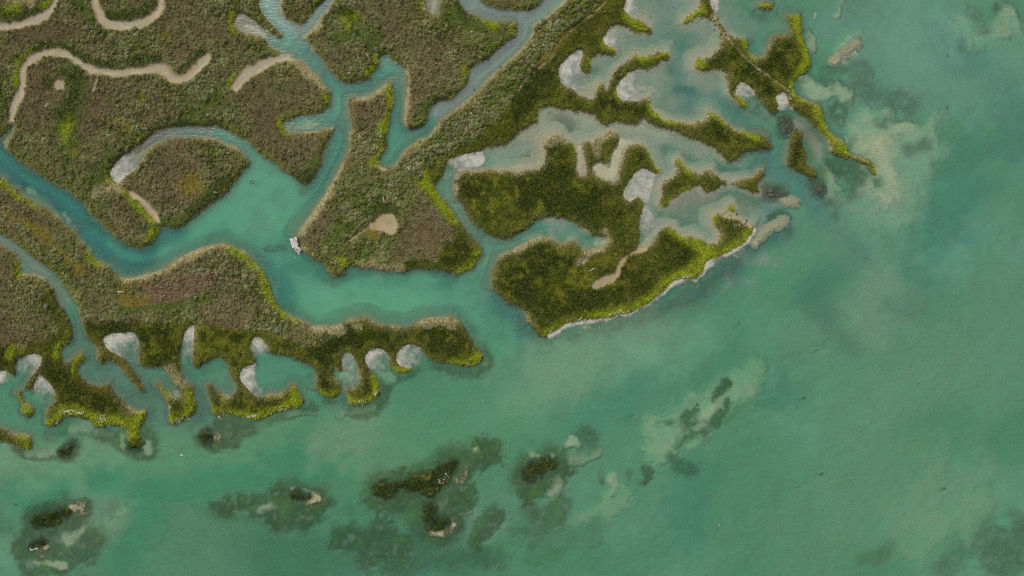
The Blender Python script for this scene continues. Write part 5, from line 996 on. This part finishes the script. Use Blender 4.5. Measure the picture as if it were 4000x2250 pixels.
# --- white flecks stranded on the lime shores, and specks afloat in the lagoons
def flecks(name, items, z0, zj, dens, size, label):
    cs = []
    rr = np.random.default_rng(77)
    for w, t in items:
        p = chaikin(pts(t), False, 2)
        seg = np.linalg.norm(np.diff(p, axis=0), axis=1); n = int(seg.sum() * w * U * dens) + 6
        q = rr.choice(len(seg), n, p=seg / seg.sum()); f = rr.random(n)[:, None]
        c = p[q] * (1 - f) + p[q + 1] * f + rr.normal(size=(n, 2)) * w * U * .38
        cs.append(c)
    c = np.vstack(cs); n = len(c)
    c3 = np.stack([c[:, 0], c[:, 1], z0(c) + zj * rr.random(n)], 1)
    u = np.stack([np.cos(a := rr.random(n) * 6.28), np.sin(a), .2 * rr.normal(size=n)], 1); v = np.cross(u, np.array([0, 0, 1.0]))
    sz = size * (.5 + rr.random(n) ** 2 * 1.3)
    # little wedge-shaped lumps
    V = np.stack([c3 - u * sz[:, None], c3 + v * (sz * .6)[:, None], c3 + u * (sz * .9)[:, None], c3 - v * (sz * .55)[:, None], c3 + np.array([0, 0, 1.0]) * (sz * .5)[:, None]], 1).reshape(-1, 3)
    b = np.arange(n)[:, None] * 5
    F = np.concatenate([b + np.array([[0, 3, 4]]), b + np.array([[3, 2, 4]]), b + np.array([[2, 1, 4]]), b + np.array([[1, 0, 4]])])
    o = link(name, mesh_np(name, V, F), M_FLECK)
    tag(o, label, "foam", None, "stuff")
flecks("stranded_foam", FLECK, lambda c: np.maximum(.03, samp(hl, c[:, 0], c[:, 1])) + .14 * (samp(sd, c[:, 0], c[:, 1]) > .2), .16, 15, .10, "white foam flecks stranded on the lime-green shore edges")
SPECK = [(260, "C1 950,330 1300,450 900,700"), (260, "C1 1250,100 1700,150 1950,350"), (200, "C1 520,750 800,850"), (160, "C1 300,1400 700,1250"), (160, "C1 1100,1310 1500,1330"), (120, "C2 1350,400 1370,650 1450,800"), (120, "A3 1860,600 1860,720"), (140, "B3 60,800 150,1000"), (120, "A2 1200,300 1420,150"), (120, "B2 2050,180 2500,120"), (120, "C2 700,0 950,280"), (60, "A2 250,440 450,600 700,810"), (160, "D1 420,120 480,260"), (120, "C3 560,450 1000,330"), (200, "C2 1750,650 2100,560 2050,880"), (90, "D1 40,1160 90,1130")]
flecks("floating_foam", SPECK, lambda c: np.full(len(c), .012), .0, .55, .05, "tiny white foam specks afloat in the sheltered creeks and lagoon")

# ================================================================= floating foam patches
swirl = fbm(1.1, 55, 4)
for lab, t, p0, p1 in FOAM:
    p = chaikin(pts(t), True, 2)
    ins = fill(p); d = dist(p, True, 2.0); d = np.where(ins, d, -d)
    if 'shore' in lab: d = np.maximum(d, np.where(d > -1.3, .62 - np.abs(sd + .30), -2))   # the lip follows the water's edge
    a, b = pts(p0)[0], pts(p1)[0]; ab = b - a
    T = ((xs[None, :] - a[0]) * ab[0] + (ys[:, None] - a[1]) * ab[1]) / (ab @ ab)
    shore = sm(-1.0, -.15, sd)                              # near the bank the film is packed tight
    fs = .55 if 'dull' in lab else .8 if 'grey' in lab else 1
    cover = (1 - sm(-.1, .95, T + .18 * swirl + .08 * N_B)) * 1.12 * fs + .20 * shore * (1 - sm(.2, .8, T))
    cover *= np.maximum(sm(-.05, .7, d), sm(-.7, -.1, sd) * sm(-.25, .15, d))
    if 'shore' in lab: cover = np.maximum(cover, .75 * sm(-.75, -.1, sd + .35 * N_B) * sm(-.1, .4, d))
    cells = cell_of((d > -.2) & (sd < .28))
    streak = np.sin(T * 26 + 5 * swirl + 3 * N_B)
    tn = mix(np.broadcast_to(FOAM_A, (NY, NX, 3)), FOAM_B, np.clip(sm(-.3, .7, .8 * swirl + .9 * T - .25) + .35 * streak * sm(.05, .35, T), 0, 1))
    tn = mix(tn, FOAM_C, (1 - sm(.0, .45, np.abs(sd + .1))) * .6)
    o = link("foam_patch", grid_mesh("foam_patch", cells, .018 + .010 * np.clip(cover, 0, 1) + .03 * sm(-.25, .2, sd), {"cover": np.clip(cover, 0, 1.2), "tint": tn}), M_FOAM)
    tag(o, lab, "foam patch", "pale foam blown into the blind ends of creeks")

# ================================================================= reefs and sand
PALE = lambda lab: any(w_ in lab for w_ in ('stony', 'rough', 'ragged'))
for lab, d, h in reef_masks:
    cells = cell_of(d > -1.1)
    tn = mix(np.broadcast_to(col(.17, .175, .145) if PALE(lab) else col(.046, .066, .017), (NY, NX, 3)), col(.19, .165, .045), sm(.1, 1.0, N_B + .7 * N_C) * (.9 if 'speckled' in lab else .45))
    tn = mix(tn, col(.060, .105, .016), (1 - sm(-.5, .5, d)) * .85)
    o = link("seaweed_reef", grid_mesh("seaweed_reef", cells, h, {"tint": tn}), M_REEF)
    tag(o, lab, "seaweed reef", "seaweed reefs breaking the surface")
    j, i = np.nonzero(d > -.7)
    rr = np.random.default_rng(len(j)); n = min(len(j) * 2, 9000); q = rr.integers(0, len(j), n)
    px, py = X0 + i[q] * S + (rr.random(n) - .5) * S, Y0 + j[q] * S + (rr.random(n) - .5) * S
    dirs = rand_dir(rr, n, .3); u = np.cross(dirs, rand_dir(rr, n)); u /= np.linalg.norm(u, axis=1, keepdims=True) + 1e-6; v = np.cross(dirs, u)
    e = rr.random(n); b_ = samp(N_B, px, py)
    ti = mix(np.broadcast_to(col(.038, .056, .015), (n, 3)), col(.20, .17, .04) if 'speckled' in lab else col(.11, .125, .025), sm(.35, 1.2, b_ + 1.2 * (e - .5)))
    if PALE(lab): ti = mix(ti, col(.20, .205, .17), .3 + .7 * e)
    ti = mix(ti, col(.06, .10, .014), (sm(.6, .9, rr.random(n))) * .7)
    sz = (.045 + .055 * rr.random(n))[:, None]
    c = np.stack([px, py, samp(h, px, py) + .01 + .05 * rr.random(n)], 1)
    w_ = link("weed_fronds", mesh_np("weed_fronds", *leaf_quads(c, u * sz, v * sz * 1.4, ti.astype(np.float32))), M_WEED, o)
    tag(w_, kind="stuff")
for lab, d, h in sand_masks:
    tn = mix(np.broadcast_to(col(.36, .33, .20), (NY, NX, 3)), col(.26, .25, .15), sm(-.1, .9, N_C + .5 * N_B))
    tn = mix(tn, col(.035, .060, .016) if ('seaweed' in lab or 'scalloped' in lab) else col(.27, .26, .18), (1 - sm(-.3, .45, d + .45 * N_C + .25 * N_B)) * .9)
    o = link("sandbar", grid_mesh("sandbar", cell_of(d > -.8), h, {"tint": tn}), M_MUD)
    tag(o, lab, "sandbar", "bare sand on the shoals", "structure")

# ================================================================= small things
def tube(bm, path, r0, r1, seg=6, wob_=0.0, rng=None):
    rings = []
    for k, p in enumerate(path):
        p = Vector(p); t = k / (len(path) - 1)
        a = Vector(path[min(k + 1, len(path) - 1)]) - Vector(path[max(k - 1, 0)])
        a.normalize(); sv = a.cross(Vector((0, 0, 1)) if abs(a.z) < .9 else Vector((1, 0, 0))).normalized(); tv = a.cross(sv)
        rr = r0 + (r1 - r0) * t
        rings.append([bm.verts.new(p + (sv * math.cos(w) + tv * math.sin(w)) * rr * (1 + (wob_ * (rng.random() - .5) if rng else 0))) for w in [2 * math.pi * q / seg for q in range(seg)]])
    for k in range(len(rings) - 1):
        for q in range(seg):
            bm.faces.new((rings[k][q], rings[k][(q + 1) % seg], rings[k + 1][(q + 1) % seg], rings[k + 1][q]))
    bm.faces.new(rings[0][::-1]); bm.faces.new(rings[-1])

def from_bm(name, bm, mat, parent=None, smooth=True):
    me = bpy.data.meshes.new(name); bm.to_mesh(me); bm.free()
    for p in me.polygons: p.use_smooth = smooth
    return link(name, me, mat, parent)

for q, (lab, t, ln, ang) in enumerate(SNAG):
    p = pts(t)[0]; rr = np.random.default_rng(900 + q)
    e = bpy.data.objects.new("snag", None); C.objects.link(e); e.location = (p[0], p[1], 0); e.rotation_euler = (0, 0, math.radians(180 - ang)); e.empty_display_size = .3
    tag(e, lab, "snag", "dark snags poking out of the water")
    bm = bmesh.new()
    tube(bm, [(-.12 * ln, .03, .16), (.02, 0, .10), (.35 * ln, .05 * ln, .035), (.75 * ln, -.02 * ln, .01), (1.15 * ln, .04 * ln, -.06)], .085 * (ln + .35), .022, 7, .5, rr)
    from_bm("limb", bm, M_DARKWOOD, e)
    bm = bmesh.new()
    tube(bm, [(0, 0, .10), (-.16 * ln, .14 * ln, .22), (-.26 * ln, .30 * ln, .20)], .065 * (ln + .3), .02, 6, .5, rr)
    tube(bm, [(0, 0, .10), (-.20 * ln, -.10 * ln, .26), (-.38 * ln, -.12 * ln, .24)], .07 * (ln + .3), .02, 6, .5, rr)
    from_bm("crown_stub", bm, M_DARKWOOD, e)

for q, (lab, t, ln, ang) in enumerate(STICK):
    p = pts(t)[0]; rr = np.random.default_rng(300 + q)
    onland = samp(sd, p[:1], p[1:2])[0] > .3
    zb = max(0.02, float(samp(hl, p[:1], p[1:2])[0]))
    top = zb + (.42 if onland and samp(scrubf, p[:1], p[1:2])[0] > .5 else .26 if onland else .08)
    e = bpy.data.objects.new("driftwood", None); C.objects.link(e); e.location = (p[0], p[1], top); e.rotation_euler = (0, 0, math.radians(ang)); e.empty_display_size = .3
    tag(e, lab, "driftwood", "bleached driftwood lying about the marsh")
    h = ln / 2; bm = bmesh.new(); k = .055 + .02 * ln
    tube(bm, [(-h, .02, -.02), (-h * .4, -.05 * ln, .03), (h * .2, .04 * ln, .03), (h, -.02, 0)], k, k * .55, 7, .3, rr)
    from_bm("stem", bm, M_BLEACH, e)
    if "fork" in lab or "log" in lab:
        bm = bmesh.new()
        tube(bm, [(-h * .55, -.03 * ln, .03), (-h * .8, .18 * ln, .05), (-h * 1.0, .30 * ln, .02)], k * .7, k * .35, 6, .3, rr)
        tube(bm, [(h * .4, .03 * ln, .03), (h * .65, -.16 * ln, .06), (h * .75, -.32 * ln, .02)], k * .6, k * .3, 6, .3, rr)
        from_bm("twigs", bm, M_BLEACH, e)
    # it rests on the plants: a bed of short stems under it
    bm = bmesh.new()
    for f in (-.6, .6):
        tube(bm, [(h * f, 0, 0), (h * f, .02, -(top - zb) - .05)], .02, .03, 5)
    from_bm("snapped_stub", bm, M_DARKWOOD, e)

def rock(bm, c, size, rng, rot=0.0):
    b = bmesh.ops.create_cube(bm, size=1.0)["verts"]
    m = Matrix.Translation(c) @ Matrix.Rotation(rot, 4, "Z") @ Matrix.Rotation((rng.random() - .5) * .5, 4, "X") @ Matrix.Diagonal((*size, 1))
    for v in b:
        v.co += Vector((rng.random() - .5, rng.random() - .5, rng.random() - .5)) * .28
        v.co = m @ v.co

for q, (lab, t, ln, ang) in enumerate(FLOAT):
    p = pts(t)[0]; rr = np.random.default_rng(700 + q)
    bm = bmesh.new(); rock(bm, Vector((0, 0, .03)), (ln, ln * .42, .12), rr)
    bmesh.ops.bevel(bm, geom=bm.edges[:], offset=.03, segments=2, affect="EDGES")
    o = from_bm("float", bm, M_FLOAT); o.location = (p[0], p[1], 0); o.rotation_euler = (0, 0, math.radians(ang))
    tag(o, lab, "float", "white scraps afloat")

# --- ruined masonry on the shore of the triangular island
def zp(a, b): return np.array([((1110 + a / 13.17) - 2000) * PX, (1125 - (900 + b / 13.17)) * PX])
out = [zp(*q) for q in ((360, 455), (630, 335), (665, 430), (685, 520), (715, 760), (725, 850), (790, 880), (870, 1020), (840, 1060), (760, 1080), (800, 1300), (720, 1210), (640, 1140), (520, 980), (440, 870), (400, 780), (360, 640))]
c0 = np.mean(out, 0)
ruin = bpy.data.objects.new("masonry_ruin", None); C.objects.link(ruin); ruin.location = (c0[0], c0[1], 0); ruin.empty_display_size = .5
tag(ruin, "crumbling pinkish-white masonry ruin standing in the water at the triangular island's tip", "ruin")
rr = np.random.default_rng(42)
bm = bmesh.new()
topz = [.75, .78, .72, .70, .62, .55, .40, .28, .22, .18, -.10, .05, .20, .38, .55, .62, .70]
lo = [bm.verts.new((p[0] - c0[0], p[1] - c0[1], -.7)) for p in out]
hi = [bm.verts.new(((p[0] - c0[0]) * .96, (p[1] - c0[1]) * .96, z_)) for p, z_ in zip(out, topz)]
n = len(out)
for k in range(n): bm.faces.new((lo[k], hi[k], hi[(k + 1) % n], lo[(k + 1) % n]) if True else ())
bmesh.ops.triangulate(bm, faces=[bm.faces.new(hi)])
bmesh.ops.recalc_face_normals(bm, faces=bm.faces[:])
from_bm("wall_core", bm, M_STONE, ruin, False)
outp = np.array(out)
def inside(q):
    a, b = outp, np.roll(outp, -1, 0)
    return (((a[:, 1] > q[1]) != (b[:, 1] > q[1])) & (q[0] < (b[:, 0] - a[:, 0]) * (q[1] - a[:, 1]) / (b[:, 1] - a[:, 1] + 1e-9) + a[:, 0])).sum() % 2 == 1
cnt = 0
lo_, hi_ = outp.min(0), outp.max(0)
for gy in np.arange(lo_[1], hi_[1], .19):
    for gx in np.arange(lo_[0], hi_[0], .22):
        q = np.array([gx + (rr.random() - .5) * .12, gy + (rr.random() - .5) * .1])
        if not inside(q) or cnt >= 95: continue
        k = np.argsort(((outp - q) ** 2).sum(1))[:3]; zt = np.mean([topz[w] for w in k])
        bm = bmesh.new()
        rock(bm, Vector((q[0] - c0[0], q[1] - c0[1], zt - .02 + .05 * rr.random())), (.15 + .10 * rr.random(), .12 + .08 * rr.random(), .14 + .10 * rr.random()), rr, .45 + rr.normal() * .3)
        bmesh.ops.bevel(bm, geom=bm.edges[:], offset=.018, segments=1, affect="EDGES")
        from_bm("stone", bm, [M_STONE, M_STONE3, M_STONE2, M_STONE, M_STONE3][rr.integers(5)], ruin, False); cnt += 1
for a, b in ((400, 495), (485, 850), (625, 395)):
    q = zp(a, b); bm = bmesh.new(); rock(bm, Vector((q[0] - c0[0], q[1] - c0[1], .72 if b < 900 else .05)), (.30, .36, .3), rr, .3)
    bmesh.ops.bevel(bm, geom=bm.edges[:], offset=.04, segments=2, affect="EDGES")
    from_bm("corner_block", bm, M_STONE3, ruin, False)

# --- dark stones on the shell bank and neck
def pebbles(t, w, n, seed, label, group):
    p = chaikin(pts(t), False, 2); rr = np.random.default_rng(seed)
    for _ in range(n):
        k = rr.integers(len(p)); q = p[k] + rr.normal(size=2) * w * U * .45
        bm = bmesh.new(); s_ = .09 + .12 * rr.random()
        rock(bm, Vector((0, 0, 0)), (s_ * 1.4, s_, s_ * .8), rr, rr.random() * 3)
        bmesh.ops.bevel(bm, geom=bm.edges[:], offset=s_ * .16, segments=1, affect="EDGES")
        o = from_bm("stone", bm, M_DARKWOOD if rr.random() < .75 else M_STONE2)
        o.location = (q[0], q[1], max(.0, float(samp(np.maximum(hl, reef_h), q[:1], q[1:2])[0])) + s_ * .15)
        tag(o, label, "stone", group)
pebbles("C2 2140,710 2250,745 2380,810 2450,850", 80, 26, 5, "dark stone lying on the pale shell bank", "dark stones of the shell bank")
pebbles("C1 2000,160 2060,230 2160,370", 70, 16, 6, "dark stone beside the low gravel neck", "dark stones along the gravel neck")

# ================================================================= camera, light, sky
sc = bpy.context.scene
cam = bpy.data.cameras.new("camera"); co = bpy.data.objects.new("camera", cam); C.objects.link(co)
cam.sensor_width = 36; cam.lens = 24; cam.clip_start = 1; cam.clip_end = 8000
co.location = (0, 0, GROUND_Z + 100 / .75); co.rotation_euler = (0, 0, 0)
sc.camera = co
EL, AZ = math.radians(48), math.radians(-35)      # soft light from the upper left
dirv = Vector((math.sin(AZ) * math.cos(EL), math.cos(AZ) * math.cos(EL), math.sin(EL)))
sun = bpy.data.lights.new("sun", "SUN"); so = bpy.data.objects.new("sun", sun); C.objects.link(so)
sun.energy = 2.3; sun.angle = math.radians(10); sun.color = (1, .965, .90)
so.rotation_euler = dirv.to_track_quat("Z", "Y").to_euler(); so.location = (-60, 80, 120)
w = bpy.data.worlds.new("World"); sc.world = w; w.use_nodes = True
nt = w.node_tree; bg = nt.nodes["Background"]
sky = nt.nodes.new("ShaderNodeTexSky"); sky.sky_type = "NISHITA"; sky.sun_disc = False
sky.sun_elevation = EL; sky.sun_rotation = AZ; sky.dust_density = 4.0; sky.air_density = 1.0
hs = nt.nodes.new("ShaderNodeHueSaturation"); hs.inputs["Saturation"].default_value = .18
nt.links.new(sky.outputs[0], hs.inputs["Color"]); nt.links.new(hs.outputs[0], bg.inputs[0])
bg.inputs[1].default_value = .095
vs = sc.view_settings; vs.view_transform = "Standard"; vs.look = "None"; vs.gamma = 1; vs.exposure = EXPOSURE
cy = sc.cycles
cy.use_denoising = False
cy.max_bounces = 6; cy.transparent_max_bounces = 12; cy.diffuse_bounces = 2; cy.glossy_bounces = 2; cy.caustics_reflective = False; cy.caustics_refractive = False
